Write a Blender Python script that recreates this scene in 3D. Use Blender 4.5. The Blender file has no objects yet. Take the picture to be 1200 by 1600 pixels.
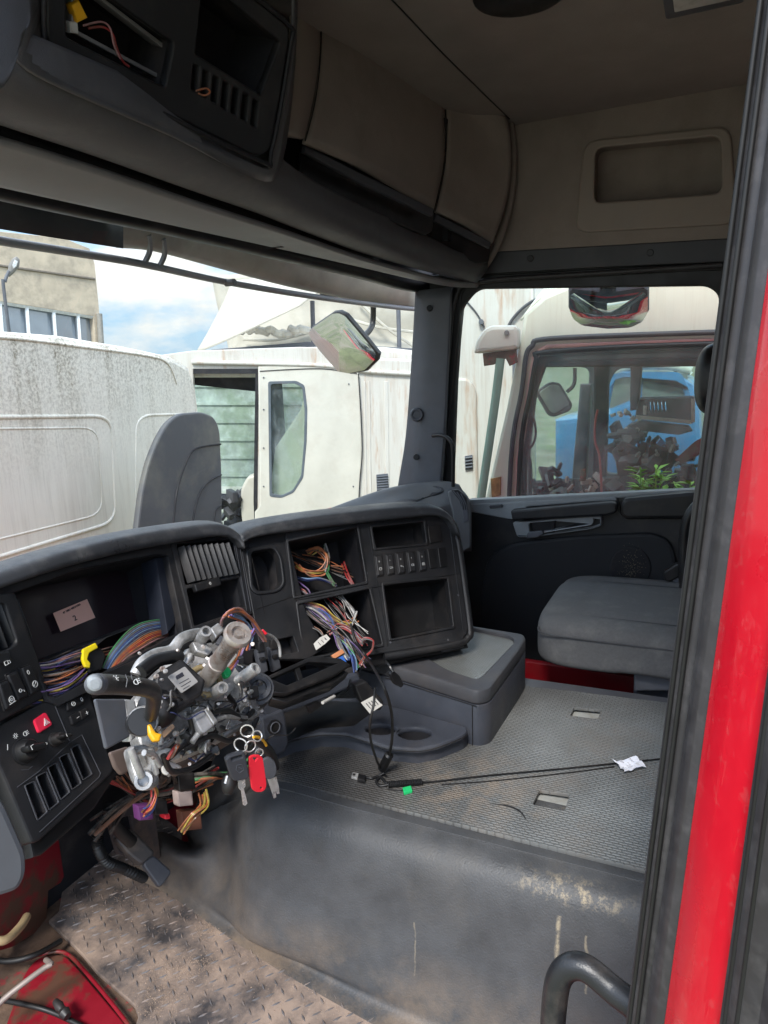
import bpy, bmesh, math, random
from mathutils import Vector, Matrix
from mathutils.geometry import tessellate_polygon
rnd = random.Random(7)
scene = bpy.context.scene
col = scene.collection
RAD = math.radians

# ------------------------------------------------------------------ camera
FPX = 1110.0
YAW, PIT, ROL = RAD(25), RAD(11.5), RAD(-2.0)
CAM = Vector((-1.40, 0.0, 1.25))
FW = Vector((math.cos(PIT)*math.cos(YAW), math.cos(PIT)*math.sin(YAW), -math.sin(PIT)))
_r = Vector((math.sin(YAW), -math.cos(YAW), 0)); _u = _r.cross(FW)
RT = _r*math.cos(ROL) + _u*math.sin(ROL); UP = -_r*math.sin(ROL) + _u*math.cos(ROL)
cd = bpy.data.cameras.new("camera"); cam = bpy.data.objects.new("camera", cd); col.objects.link(cam)
cd.sensor_fit = 'VERTICAL'; cd.sensor_height = 24.0; cd.lens = 24.0*FPX/1600.0
cd.clip_start = 0.02; cd.clip_end = 3000
m = Matrix.Identity(4)
for i in range(3): m[i][0] = RT[i]; m[i][1] = UP[i]; m[i][2] = -FW[i]; m[i][3] = CAM[i]
cam.matrix_world = m
scene.camera = cam
scene.render.resolution_x = 768; scene.render.resolution_y = 1024
scene.view_settings.view_transform = 'Standard'; scene.view_settings.look = 'None'
scene.view_settings.gamma = 1.0; scene.view_settings.use_curve_mapping = False
scene.view_settings.exposure = 1.42
# ------------------------------------------------------------------ world: sky with broken cloud
SUN_EL, SUN_AZ = 47.0, 188.0          # degrees; azimuth measured from +X towards +Y
w = bpy.data.worlds.new("World"); scene.world = w; w.use_nodes = True
nt = w.node_tree; nt.nodes.clear()
o_ = nt.nodes.new('ShaderNodeOutputWorld'); bg = nt.nodes.new('ShaderNodeBackground'); bg.inputs[1].default_value = 0.13
sky = nt.nodes.new('ShaderNodeTexSky'); sky.sky_type = 'NISHITA'; sky.sun_disc = False
sky.sun_elevation = RAD(SUN_EL); sky.sun_rotation = RAD(90-SUN_AZ); sky.air_density = 1.6; sky.dust_density = .5; sky.ozone_density = 2.0
tc = nt.nodes.new('ShaderNodeTexCoord'); mp = nt.nodes.new('ShaderNodeMapping'); mp.inputs['Scale'].default_value = (1, 1, 2.4)
nz = nt.nodes.new('ShaderNodeTexNoise'); nz.inputs['Scale'].default_value = 5.5; nz.inputs['Detail'].default_value = 7; nz.inputs['Roughness'].default_value = .55
rp = nt.nodes.new('ShaderNodeValToRGB'); rp.color_ramp.elements[0].position = .43; rp.color_ramp.elements[1].position = .58
mx = nt.nodes.new('ShaderNodeMix'); mx.data_type = 'RGBA'
mx.inputs[7].default_value = (7.0, 6.8, 6.6, 1)
nt.links.new(tc.outputs['Generated'], mp.inputs[0]); nt.links.new(mp.outputs[0], nz.inputs[0]); nt.links.new(nz.outputs[0], rp.inputs[0])
tv = nt.nodes.new('ShaderNodeVectorMath'); tv.operation = 'MULTIPLY'; tv.inputs[1].default_value = (.78, .93, 1.25); nt.links.new(sky.outputs[0], tv.inputs[0])
mb_ = nt.nodes.new('ShaderNodeMix'); mb_.data_type = 'RGBA'; mb_.inputs[0].default_value = .65; mb_.inputs[7].default_value = (2.5, 4.3, 6.8, 1); nt.links.new(tv.outputs[0], mb_.inputs[6])
nt.links.new(rp.outputs[0], mx.inputs[0]); nt.links.new(mb_.outputs[2], mx.inputs[6]); 
sxyz = nt.nodes.new('ShaderNodeSeparateXYZ'); nt.links.new(tc.outputs['Generated'], sxyz.inputs[0])
gr_ = nt.nodes.new('ShaderNodeMapRange'); gr_.inputs[1].default_value = .08; gr_.inputs[2].default_value = .7; gr_.inputs[3].default_value = .48; gr_.inputs[4].default_value = 1.25
nt.links.new(sxyz.outputs[2], gr_.inputs[0]); vm = nt.nodes.new('ShaderNodeVectorMath'); vm.operation = 'SCALE'
nt.links.new(mx.outputs[2], vm.inputs[0]); nt.links.new(gr_.outputs[0], vm.inputs[3]); nt.links.new(vm.outputs[0], bg.inputs[0])
nt.links.new(bg.outputs[0], o_.inputs[0])
sd = bpy.data.lights.new("sun", 'SUN'); sd.energy = 1.6; sd.angle = RAD(14); sd.color = (1, .96, .9)
so = bpy.data.objects.new("sun", sd); col.objects.link(so)
sv = Vector((math.cos(RAD(SUN_EL))*math.cos(RAD(SUN_AZ)), math.cos(RAD(SUN_EL))*math.sin(RAD(SUN_AZ)), math.sin(RAD(SUN_EL))))
so.rotation_euler = (-sv).to_track_quat('-Z', 'Y').to_euler()

# ------------------------------------------------------------------ geometry helpers
def ray(x, y): return FW + RT*((x-600)/FPX) - UP*((y-800)/FPX)
def at(x, y, X=None, Y=None, Z=None, k=None):
    """a point of the place: the sight line of photo pixel x, y met with a real plane of the cab"""
    d = ray(x, y)
    if X is not None: t = (X-CAM.x)/d.x
    elif Y is not None: t = (Y-CAM.y)/d.y
    elif Z is not None: t = (Z-CAM.z)/d.z
    else: t = k
    return CAM + d*t
def scl(P): return (Vector(P)-CAM).dot(FW)/FPX      # metres per photo pixel at P
class Pl:
    def __init__(s, o, yaw, tilt=0):
        s.o = Vector(o); y = RAD(yaw); t = RAD(tilt)
        s.h = Vector((math.cos(y), math.sin(y), 0)); n0 = Vector((math.sin(y), -math.cos(y), 0))
        s.v = Vector((0, 0, 1))*math.cos(t) - n0*math.sin(t)
        s.n = s.h.cross(s.v)
        if s.n.dot(n0) < 0: s.n = -s.n
    def hit(s, x, y, d=0.0):
        r = ray(x, y); t = (s.o + s.n*d - CAM).dot(s.n)/r.dot(s.n); return CAM + r*t
    def uv(s, x, y, d=0.0):
        q = s.hit(x, y, d) - s.o; return (q.dot(s.h), q.dot(s.v))
    def P(s, a, b, d=0.0): return s.o + s.h*a + s.v*b + s.n*d
    def mat(s, d=0.0):
        M = Matrix.Identity(4)
        for i in range(3): M[i][0] = s.h[i]; M[i][1] = s.v[i]; M[i][2] = s.n[i]; M[i][3] = s.o[i]+s.n[i]*d
        return M
    def off(s, d):
        q = Pl.__new__(Pl); q.o = s.o+s.n*d; q.h, q.v, q.n = s.h, s.v, s.n; return q
def plane_to_cam(P):                                 # upright plane through P whose face looks back along +h
    d = CAM-Vector(P); return Pl(P, math.degrees(math.atan2(d.y, d.x))+90)
def finish(me, smooth=35):
    if smooth:
        for p in me.polygons: p.use_smooth = True
        me.set_sharp_from_angle(angle=RAD(smooth))
def link(name, me, mat, parent=None):
    o = bpy.data.objects.new(name, me); col.objects.link(o)
    if mat is not None and not me.materials: me.materials.append(mat)
    if parent is not None:
        o.parent = parent
        Mi = Matrix.Translation(-wloc(parent)); o.matrix_parent_inverse = Mi
    return o
def wloc(o):
    return Vector(o['_w']) if '_w' in o.keys() else Vector((0, 0, 0))
def thing(name, label, cat, loc=(0, 0, 0), group=None, kind=None):
    o = bpy.data.objects.new(name, None); col.objects.link(o); o.empty_display_size = .05
    o.location = loc; o['_w'] = tuple(loc); tag(o, label, cat, group, kind); return o
def tag(o, label=None, cat=None, group=None, kind=None):
    if label: o['label'] = label
    if cat: o['category'] = cat
    if group: o['group'] = group
    if kind: o['kind'] = kind
    return o
def rpoly(pts, r, seg=4):
    n = len(pts); out = []
    for i in range(n):
        p0, p, p1 = Vector(pts[i-1]), Vector(pts[i]), Vector(pts[(i+1) % n])
        ri = r[i] if isinstance(r, (list, tuple)) else r
        a, b = (p0-p), (p1-p)
        if ri <= 0 or a.length < 1e-6 or b.length < 1e-6: out.append(tuple(p)); continue
        rr = min(ri, a.length*.48, b.length*.48); A = p+a.normalized()*rr; B = p+b.normalized()*rr
        for k in range(seg+1):
            t = k/seg; q = A*(1-t)**2 + p*2*t*(1-t) + B*t*t; out.append(tuple(q))
    return out
def curve_mesh(polys, t, bev, M, name):
    cu = bpy.data.curves.new(name, 'CURVE'); cu.dimensions = '2D'; cu.fill_mode = 'BOTH'
    bev = min(bev, t*.45); cu.extrude = max(t/2-bev, .00005); cu.bevel_depth = bev; cu.bevel_resolution = 1; cu.offset = -bev
    for pp in polys:
        s = cu.splines.new('POLY'); s.points.add(len(pp)-1); s.use_cyclic_u = True
        for i, q in enumerate(pp): s.points[i].co = (q[0], q[1], 0, 1)
    ob = bpy.data.objects.new(name, cu); col.objects.link(ob)
    dg = bpy.context.evaluated_depsgraph_get(); me = bpy.data.meshes.new_from_object(ob.evaluated_get(dg))
    bpy.data.objects.remove(ob); bpy.data.curves.remove(cu)
    me.transform(M @ Matrix.Translation((0, 0, -t/2))); me.name = name; return me
def plate(name, mat, parent, pl, outer, holes=(), t=.02, bev=.003, r=.0, hr=.0, d=0.0):
    """plate on plane pl: outlines given by the photo pixels they pass through; d lifts it along the normal"""
    o2 = [pl.uv(x, y, d) for x, y in outer]; polys = [rpoly(o2, r) if r else o2]
    for i, h in enumerate(holes):
        h2 = [pl.uv(x, y, d) for x, y in h]; q = hr[i] if isinstance(hr, (list, tuple)) else hr
        polys.append(rpoly(h2, q) if q else h2)
    me = curve_mesh(polys, t, bev, pl.mat(d), name); finish(me, 40); return link(name, me, mat, parent)
def platem(name, mat, parent, pl, outer, holes=(), t=.02, bev=.003, r=.0, hr=0.0, d=0.0):
    """as plate, outlines in metres on the plane"""
    polys = [rpoly(outer, r) if r else outer] + [rpoly(h, hr) if hr else h for h in holes]
    me = curve_mesh(polys, t, bev, pl.mat(d), name); finish(me, 40); return link(name, me, mat, parent)
def mesh_from(name, vs, fs, mat, parent, smooth=35):
    me = bpy.data.meshes.new(name); me.from_pydata([tuple(v) for v in vs], [], fs); me.validate(); me.update(); finish(me, smooth)
    return link(name, me, mat, parent)
def pocket(name, mat, parent, pl, hole, depth, r=.0, taper=.95, d=-.001, grow=.002):
    h2 = [pl.uv(x, y) for x, y in hole]; 
    if r: h2 = rpoly(h2, r)
    cx = sum(p[0] for p in h2)/len(h2); cy = sum(p[1] for p in h2)/len(h2); n = len(h2)
    def ring(k, dd, g=0): return [pl.P(cx+(p[0]-cx)*k+(g if p[0] > cx else -g), cy+(p[1]-cy)*k+(g if p[1] > cy else -g), dd) for p in h2]
    vs = ring(1, d, grow)+ring(taper, -depth, grow)+ring(taper, -depth-.004, grow+.004)+ring(1, d-.001, grow+.006)
    fs = [(i, (i+1) % n, n+(i+1) % n, n+i) for i in range(n)]
    fs += [(2*n+i, 2*n+(i+1) % n, 3*n+(i+1) % n, 3*n+i) for i in range(n)] + [(3*n+i, 3*n+(i+1) % n, (i+1) % n, i) for i in range(n)]
    fs.append(tuple(range(n, 2*n))); fs.append(tuple(range(2*n, 3*n)))
    return mesh_from(name, vs, fs, mat, parent)
def cr(p0, p1, p2, p3, t):
    return .5*((2*p1)+(-p0+p2)*t+(2*p0-5*p1+4*p2-p3)*t*t+(-p0+3*p1-3*p2+p3)*t**3)
def smooth_line(pts, n=6, closed=False):
    P = [Vector(p) for p in pts]; out = []; N = len(P)
    if N < 3: return P
    rng = range(N) if closed else range(N-1)
    for i in rng:
        if closed: a, b, c, d = P[i-1], P[i], P[(i+1) % N], P[(i+2) % N]
        else: a, b, c, d = P[max(i-1, 0)], P[i], P[i+1], P[min(i+2, N-1)]
        for k in range(n): out.append(cr(a, b, c, d, k/n))
    if not closed: out.append(P[-1])
    return out
def tube_bm(bm, pts, r, n=6, sm=5, caps=True, closed=False):
    if sm: pts = smooth_line(pts, sm, closed)
    pts = [Vector(p) for p in pts]; N = len(pts)
    rr = r if callable(r) else (lambda t: r)
    T = [((pts[(i+1) % N] if closed else pts[min(i+1, N-1)])-(pts[i-1] if closed else pts[max(i-1, 0)])).normalized() for i in range(N)]
    up = Vector((0, 0, 1)) if abs(T[0].z) < .9 else Vector((1, 0, 0)); nrm = (up - T[0]*up.dot(T[0])).normalized(); rings = []
    for i in range(N):
        nrm = nrm - T[i]*nrm.dot(T[i])
        if nrm.length < 1e-6: nrm = T[i].orthogonal()
        nrm.normalize(); b = T[i].cross(nrm); q = rr(i/max(N-1, 1))
        rings.append([bm.verts.new(pts[i]+(nrm*math.cos(2*math.pi*k/n)+b*math.sin(2*math.pi*k/n))*q) for k in range(n)])
    for i in range(N if closed else N-1):
        A, B = rings[i], rings[(i+1) % N]
        for k in range(n):
            try: bm.faces.new((A[k], A[(k+1) % n], B[(k+1) % n], B[k]))
            except ValueError: pass
    if caps and not closed:
        bm.faces.new(list(reversed(rings[0]))); bm.faces.new(rings[-1])
def bm_obj(name, bm, mat, parent, smooth=40):
    me = bpy.data.meshes.new(name); bmesh.ops.recalc_face_normals(bm, faces=bm.faces); bm.to_mesh(me); bm.free(); finish(me, smooth)
    return link(name, me, mat, parent)
def tube(name, mat, parent, pts, r, n=8, sm=5, closed=False):
    bm = bmesh.new(); tube_bm(bm, pts, r, n, sm, closed=closed); return bm_obj(name, bm, mat, parent, 50)
def frame(axis, upv=Vector((0, 0, 1))):
    z = Vector(axis).normalized(); 
    if abs(z.dot(upv)) > .98: upv = Vector((1, 0, 0))
    x = upv.cross(z).normalized(); y = z.cross(x)
    M = Matrix.Identity(4)
    for i in range(3): M[i][0] = x[i]; M[i][1] = y[i]; M[i][2] = z[i]
    return M
def lathe_bm(bm, A, B, prof, n=20, ang0=0):
    """surface of revolution on the line A-B; prof = [(t along A..B in metres, radius)]"""
    A = Vector(A); B = Vector(B); M = Matrix.Translation(A) @ frame(B-A); rings = []
    for t, r in prof:
        rings.append([bm.verts.new(M @ Vector((r*math.cos(2*math.pi*k/n+ang0), r*math.sin(2*math.pi*k/n+ang0), t))) for k in range(n)])
    for i in range(len(rings)-1):
        for k in range(n): bm.faces.new((rings[i][k], rings[i][(k+1) % n], rings[i+1][(k+1) % n], rings[i+1][k]))
    bm.faces.new(list(reversed(rings[0]))); bm.faces.new(rings[-1])
def lathe(name, mat, parent, A, B, prof, n=20, smooth=35):
    bm = bmesh.new(); lathe_bm(bm, A, B, prof, n); return bm_obj(name, bm, mat, parent, smooth)
def cyl(name, mat, parent, A, B, r, n=18, b=None):
    L = (Vector(B)-Vector(A)).length; b = b if b is not None else r*.12
    return lathe(name, mat, parent, A, B, [(0, r-b), (b, r), (L-b, r), (L, r-b)], n)
def box_bm(bm, M, sx, sy, sz, bev=.002):
    g = bmesh.ops.create_cube(bm, size=1.0, matrix=M @ Matrix.Diagonal((sx, sy, sz, 1)))
    if bev > 0:
        es = set(e for v in g['verts'] for e in v.link_edges)
        bmesh.ops.bevel(bm, geom=list(es), offset=min(bev, sx*.4, sy*.4, sz*.4), segments=2, affect='EDGES', profile=.6)
def box(name, mat, parent, c, size, rot=None, bev=.002):
    bm = bmesh.new(); M = Matrix.Translation(Vector(c)) @ (rot.to_4x4() if rot is not None else Matrix.Identity(4))
    box_bm(bm, M, *size, bev); return bm_obj(name, bm, mat, parent, 30)
def loft(name, mat, parent, rows, n=4, m_=4, t=0.0, smooth=50, off=-1):
    rows = [smooth_line(r, m_) for r in rows]; cols = list(zip(*rows)); cols = [smooth_line(c, n) for c in cols]
    C = len(cols); R = len(cols[0]); vs = [cols[i][j] for i in range(C) for j in range(R)]
    fs = [(i*R+j, (i+1)*R+j, (i+1)*R+j+1, i*R+j+1) for i in range(C-1) for j in range(R-1)]
    o = mesh_from(name, vs, fs, mat, parent, smooth)
    if t:
        md = o.modifiers.new('thickness', 'SOLIDIFY'); md.thickness = t; md.offset = off
    return o
def rpath(pts, r, seg=5):
    q = rpoly(pts, [0]+[r]*(len(pts)-2)+[0], seg); return q
def text(name, s, mat, parent, pl, px, size, rot=0, d=.0006, t=.0004):
    cu = bpy.data.curves.new(name, 'FONT'); cu.body = s; cu.size = size; cu.extrude = t; cu.align_x = 'CENTER'; cu.align_y = 'CENTER'
    ob = bpy.data.objects.new(name, cu); col.objects.link(ob)
    dg = bpy.context.evaluated_depsgraph_get(); me = bpy.data.meshes.new_from_object(ob.evaluated_get(dg))
    bpy.data.objects.remove(ob)
    a, b = pl.uv(*px); me.transform(pl.mat(d) @ Matrix.Translation((a, b, 0)) @ Matrix.Rotation(RAD(rot), 4, 'Z')); me.name = name
    return link(name, me, mat, parent)
def strokes(name, mat, parent, pl, lines, r=.0005, d=.001):
    bm = bmesh.new()
    for L in lines: tube_bm(bm, [pl.hit(x, y, d) for x, y in L], r, 5, 0)
    return bm_obj(name, bm, mat, parent)

# ------------------------------------------------------------------ materials
def new_mat(name):
    M = bpy.data.materials.new(name); M.use_nodes = True; nt = M.node_tree; return M, nt, nt.nodes['Principled BSDF']
def N(nt, t, **kw):
    n = nt.nodes.new(t)
    for k, v in kw.items(): n.inputs[k].default_value = v
    return n
def mixc(nt, f, a, b):
    m_ = nt.nodes.new('ShaderNodeMix'); m_.data_type = 'RGBA'
    for i, v in ((0, f), (6, a), (7, b)):
        if isinstance(v, (int, float)): m_.inputs[i].default_value = v
        elif isinstance(v, tuple): m_.inputs[i].default_value = (*v[:3], 1)
        else: nt.links.new(v, m_.inputs[i])
    return m_.outputs[2]
def ramp(nt, src, lo, hi, a=0.0, b=1.0):
    r = nt.nodes.new('ShaderNodeMapRange'); r.inputs[1].default_value = lo; r.inputs[2].default_value = hi; r.inputs[3].default_value = a; r.inputs[4].default_value = b
    nt.links.new(src, r.inputs[0]); return r.outputs[0]
def noise(nt, scale, detail=4, stretch=(1, 1, 1), rough=.6, off=(0, 0, 0)):
    tc = nt.nodes.new('ShaderNodeTexCoord'); mp = nt.nodes.new('ShaderNodeMapping'); mp.inputs['Scale'].default_value = stretch; mp.inputs['Location'].default_value = off
    nt.links.new(tc.outputs['Object'], mp.inputs[0]); z = N(nt, 'ShaderNodeTexNoise', Scale=scale, Detail=detail, Roughness=rough); nt.links.new(mp.outputs[0], z.inputs[0]); return z.outputs[0]
def mat(name, c, rough=.5, metal=0.0, var=.18, vs=9, bump=.0, bs=300, dirt=None, da=.5, ds=5, dlo=.5, dhi=.7, spec=.5, coat=0, rv=.12):
    M, nt, p = new_mat(name); c = tuple(c)
    f = noise(nt, vs, 6); c2 = tuple(min(1, x*(1+var)) for x in c); c1 = tuple(x*(1-var) for x in c)
    cc = mixc(nt, ramp(nt, f, .3, .7), c1, c2); rr = ramp(nt, f, .3, .7, max(.02, rough-rv), min(1, rough+rv))
    if dirt:
        g = noise(nt, ds, 8, off=(3, 1, 7), rough=.68); k = ramp(nt, g, dlo, dhi, 0, da); cc = mixc(nt, k, cc, tuple(dirt))
    nt.links.new(cc, p.inputs['Base Color']); nt.links.new(rr, p.inputs['Roughness'])
    p.inputs['Metallic'].default_value = metal; p.inputs['Specular IOR Level'].default_value = spec; p.inputs['Coat Weight'].default_value = coat
    if bump:
        h = noise(nt, bs, 3); b = N(nt, 'ShaderNodeBump', Strength=bump, Distance=.001); nt.links.new(h, b.inputs['Height']); nt.links.new(b.outputs[0], p.inputs['Normal'])
    return M
DUST = (.16, .13, .11)
m_dash = mat('dash plastic', (.012, .0125, .0145), .46, bump=.5, bs=900, dirt=DUST, da=.28, ds=7, dlo=.5, dhi=.85)
m_black = mat('black plastic', (.008, .008, .009), .45, dirt=DUST, da=.25, ds=9, dlo=.5, dhi=.8)
m_dark = mat('dark inner cavity', (.009, .009, .012), .7, dirt=DUST, da=.2, ds=10)
m_soft = mat('grained dash top', (.040, .042, .047), .38, bump=.9, bs=700, dirt=(.25, .24, .23), da=.3, ds=12)
m_blue = mat('blue grey plastic', (.043, .048, .062), .48, bump=.5, bs=800, dirt=DUST, da=.3, ds=6, dlo=.5, dhi=.8)
m_trim = mat('grey trim', (.10, .105, .12), .5, bump=.4, bs=700, dirt=DUST, da=.2)
m_trimd = mat('mid grey trim', (.05, .052, .060), .5, bump=.4, bs=700, dirt=DUST, da=.2)
m_over = mat('overhead grey', (.20, .195, .20), .5, bump=.6, bs=600, dirt=(.3, .28, .26), da=.15, ds=20)
m_beige = mat('beige lining', (.29, .246, .213), .85, bump=1.0, bs=350, var=.10, dirt=(.12, .10, .08), da=.35, ds=4)
m_roof = mat('roof cloth', (.29, .252, .225), .92, bump=1.0, bs=300, var=.10)
m_beigep = mat('beige moulded plastic', (.30, .25, .21), .55, bump=.4, bs=800, var=.05)
m_cloth = mat('seat cloth', (.115, .115, .117), .9, bump=1.0, bs=420, var=.14, vs=120, dirt=(.3, .29, .27), da=.2, ds=14)
m_cloth2 = mat('seat cloth dark', (.075, .077, .082), .9, bump=1.0, bs=1400, var=.10)
m_rubber = mat('seal rubber', (.034, .032, .034), .5, var=.1, vs=60, dirt=(.16, .15, .15), da=.25, ds=40)
m_rubber2 = mat('black rubber', (.010, .010, .010), .5)
m_red = mat('red paint', (.68, .005, .020), .28, var=.05, coat=.5, dirt=(.60, .13, .12), da=.22, ds=70, dlo=.58, dhi=.64)
m_redr = mat('rusty red paint', (.24, .008, .018), .45, var=.2, dirt=(.10, .055, .035), da=.95, ds=7, dlo=.48, dhi=.56, coat=.1)
m_rust = mat('rust dirt', (.12, .075, .05), .9, var=.4, vs=30, bump=1, bs=120, dirt=(.32, .02, .03), da=.8, ds=9, dlo=.56, dhi=.6)
m_alu = mat('cast aluminium', (.50, .49, .475), .42, metal=.5, var=.3, vs=30, dirt=(.08, .07, .06), da=.8, ds=22, dlo=.44, dhi=.66, bump=.4, bs=150)
m_steel = mat('worn steel', (.52, .47, .43), .36, metal=.6, var=.2, dirt=(.22, .12, .07), da=.75, ds=34, dlo=.46, dhi=.66)
m_chrome = mat('bright metal', (.75, .73, .70), .28, metal=.6, var=.1, vs=60)
m_label = mat('worn label', (.22, .21, .20), .6, var=.1, vs=40)
m_white = mat('white plastic', (.62, .60, .56), .55, var=.1, dirt=(.2, .17, .13), da=.4, ds=30)
m_mark = mat('printed marking', (.62, .62, .60), .6, var=.05)
m_rod = mat('dull metal rod', (.30, .25, .22), .55, metal=.3, var=.2)
m_pink = mat('pale pink paper', (.85, .50, .40), .8, var=.06)
m_ink = mat('pen ink', (.02, .02, .03), .7)
m_paper = mat('paper', (.75, .76, .82), .8, var=.03)
m_yel = mat('yellow plastic', (.80, .62, .01), .4, var=.08, dirt=(.2, .15, .05), da=.4, ds=60)
m_org = mat('orange yellow plastic', (.80, .40, .01), .4, var=.08, dirt=(.2, .15, .05), da=.4, ds=60)
m_tagr = mat('red key tag', (.85, .03, .05), .3, var=.05)
m_green = mat('green plastic', (.02, .50, .15), .4)
m_purp = mat('purple connector', (.10, .025, .11), .5)
m_tarp = mat('cream tarpaulin', (.50, .47, .40), .6, var=.12, vs=3, bump=.6, bs=30, dirt=(.3, .27, .2), da=.5, ds=3)
m_conc = mat('concrete panel', (.60, .50, .38), .85, var=.15, vs=1.2, bump=1, bs=30, dirt=(.22, .19, .16), da=.6, ds=1.5, dlo=.45)
m_bluec = mat('blue car paint', (.05, .22, .50), .25, var=.05, coat=.8)
m_leaf = mat('weed leaf', (.17, .36, .04), .5, var=.4, vs=15)
m_creamp = mat('cream paint dirty', (.58, .56, .49), .45, var=.06, vs=3, dirt=(.40, .34, .27), da=.5, ds=2.5, dlo=.5, dhi=.8)
m_greenp = mat('faded green paint', (.22, .34, .27), .5, var=.1)
m_pinkseal = mat('faded red seal', (.70, .45, .42), .6, var=.1)
WC = {}
def wire_mat(k):
    cs = dict(orange=(.50, .15, .05), red=(.36, .03, .03), blue=(.05, .09, .28), navy=(.02, .03, .10), green=(.05, .22, .08), yellow=(.45, .34, .06), purple=(.18, .11, .30),
              brown=(.16, .07, .04), white=(.45, .44, .42), black=(.008, .008, .008), grey=(.15, .15, .15), pink=(.42, .20, .20), lblue=(.15, .25, .40))
    if k not in WC: WC[k] = mat('wire '+k, cs[k], .45, var=.2, vs=40, dirt=(.14, .115, .095), da=.65, ds=35, dlo=.45, dhi=.62)
    return WC[k]
def weathered(name, base=(.86, .81, .70), streak=(.46, .39, .28), top=None, lichen=(.25, .205, .125), amt=.55, rust=None):
    """white paint with vertical run-off streaks; lichen specks in a band below world height top"""
    M, nt, p = new_mat(name)
    s = noise(nt, 5, 7, stretch=(2.6, 2.6, .22)); s2 = noise(nt, 26, 5, stretch=(3, 3, .12), off=(4, 2, 0)); fine = noise(nt, 55, 7, rough=.75)
    cc = mixc(nt, ramp(nt, s, .5, .78, 0, amt), base, streak); cc = mixc(nt, ramp(nt, s2, .52, .8, 0, amt*.8), cc, tuple(x*.9 for x in streak))
    if top is not None:
        g = nt.nodes.new('ShaderNodeNewGeometry'); sp = nt.nodes.new('ShaderNodeSeparateXYZ'); nt.links.new(g.outputs['Position'], sp.inputs[0])
        hb = ramp(nt, sp.outputs[2], top-.75, top, 0, 1)
        a = nt.nodes.new('ShaderNodeMath'); a.operation = 'MULTIPLY'; nt.links.new(hb, a.inputs[0]); nt.links.new(ramp(nt, fine, .43, .60), a.inputs[1])
        b = nt.nodes.new('ShaderNodeMath'); b.operation = 'MULTIPLY'; nt.links.new(a.outputs[0], b.inputs[0]); nt.links.new(ramp(nt, s, .3, .65, .15, 1), b.inputs[1])
        cc = mixc(nt, b.outputs[0], cc, lichen)
    if rust:
        r_ = noise(nt, 7, 8, stretch=(2, 2, .35), off=(8, 8, 8)); cc = mixc(nt, ramp(nt, r_, .55, .72, 0, .75), cc, rust)
    nt.links.new(cc, p.inputs['Base Color']); p.inputs['Roughness'].default_value = .5
    b = N(nt, 'ShaderNodeBump', Strength=.15, Distance=.002); nt.links.new(fine, b.inputs['Height']); nt.links.new(b.outputs[0], p.inputs['Normal'])
    return M
def glass(name, tint=(.93, .97, .95), refl=.10, rough=.0, haze=(.6, .65, .68), hz=.02):
    """thin window pane: mostly clear, a little mirror, a little diffuse haze"""
    M, nt, p = new_mat(name); nt.nodes.remove(p); out = nt.nodes['Material Output']
    tr = N(nt, 'ShaderNodeBsdfTransparent'); tr.inputs[0].default_value = (*tint, 1)
    gl = N(nt, 'ShaderNodeBsdfGlossy'); gl.inputs[1].default_value = rough
    df = N(nt, 'ShaderNodeBsdfDiffuse'); df.inputs[0].default_value = (*haze, 1)
    fr = N(nt, 'ShaderNodeLayerWeight', Blend=.12); m1 = nt.nodes.new('ShaderNodeMixShader'); m2 = nt.nodes.new('ShaderNodeMixShader')
    k = nt.nodes.new('ShaderNodeMath'); k.operation = 'MULTIPLY_ADD'; k.inputs[1].default_value = .5; k.inputs[2].default_value = .012; nt.links.new(fr.outputs[1], k.inputs[0])
    z = noise(nt, 6, 6, stretch=(1, 1, .6)); nt.links.new(ramp(nt, z, .4, .8, hz*.3, hz*3), m1.inputs[0])
    nt.links.new(tr.outputs[0], m1.inputs[1]); nt.links.new(df.outputs[0], m1.inputs[2]); nt.links.new(k.outputs[0], m2.inputs[0])
    nt.links.new(m1.outputs[0], m2.inputs[1]); nt.links.new(gl.outputs[0], m2.inputs[2]); nt.links.new(m2.outputs[0], out.inputs[0]); return M
m_cglass = glass('hazy cab glass', tint=(.90, .95, .92), hz=.09)  # pale diffuse veil in the pane stands in for reflections on it
m_ws = glass('windscreen glass', hz=.03); m_win = glass('door glass', hz=.02)
m_gglass = glass('greenish old glass', tint=(.86, .92, .89), hz=.08)
def mirror_mat(name):
    M, nt, p = new_mat(name); p.inputs['Base Color'].default_value = (.8, .82, .82, 1); p.inputs['Metallic'].default_value = 1; p.inputs['Roughness'].default_value = .03
    z = noise(nt, 20, 5); nt.links.new(ramp(nt, z, .4, .8, .02, .12), p.inputs['Roughness']); return M
m_mir = mirror_mat('mirror glass')
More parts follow.
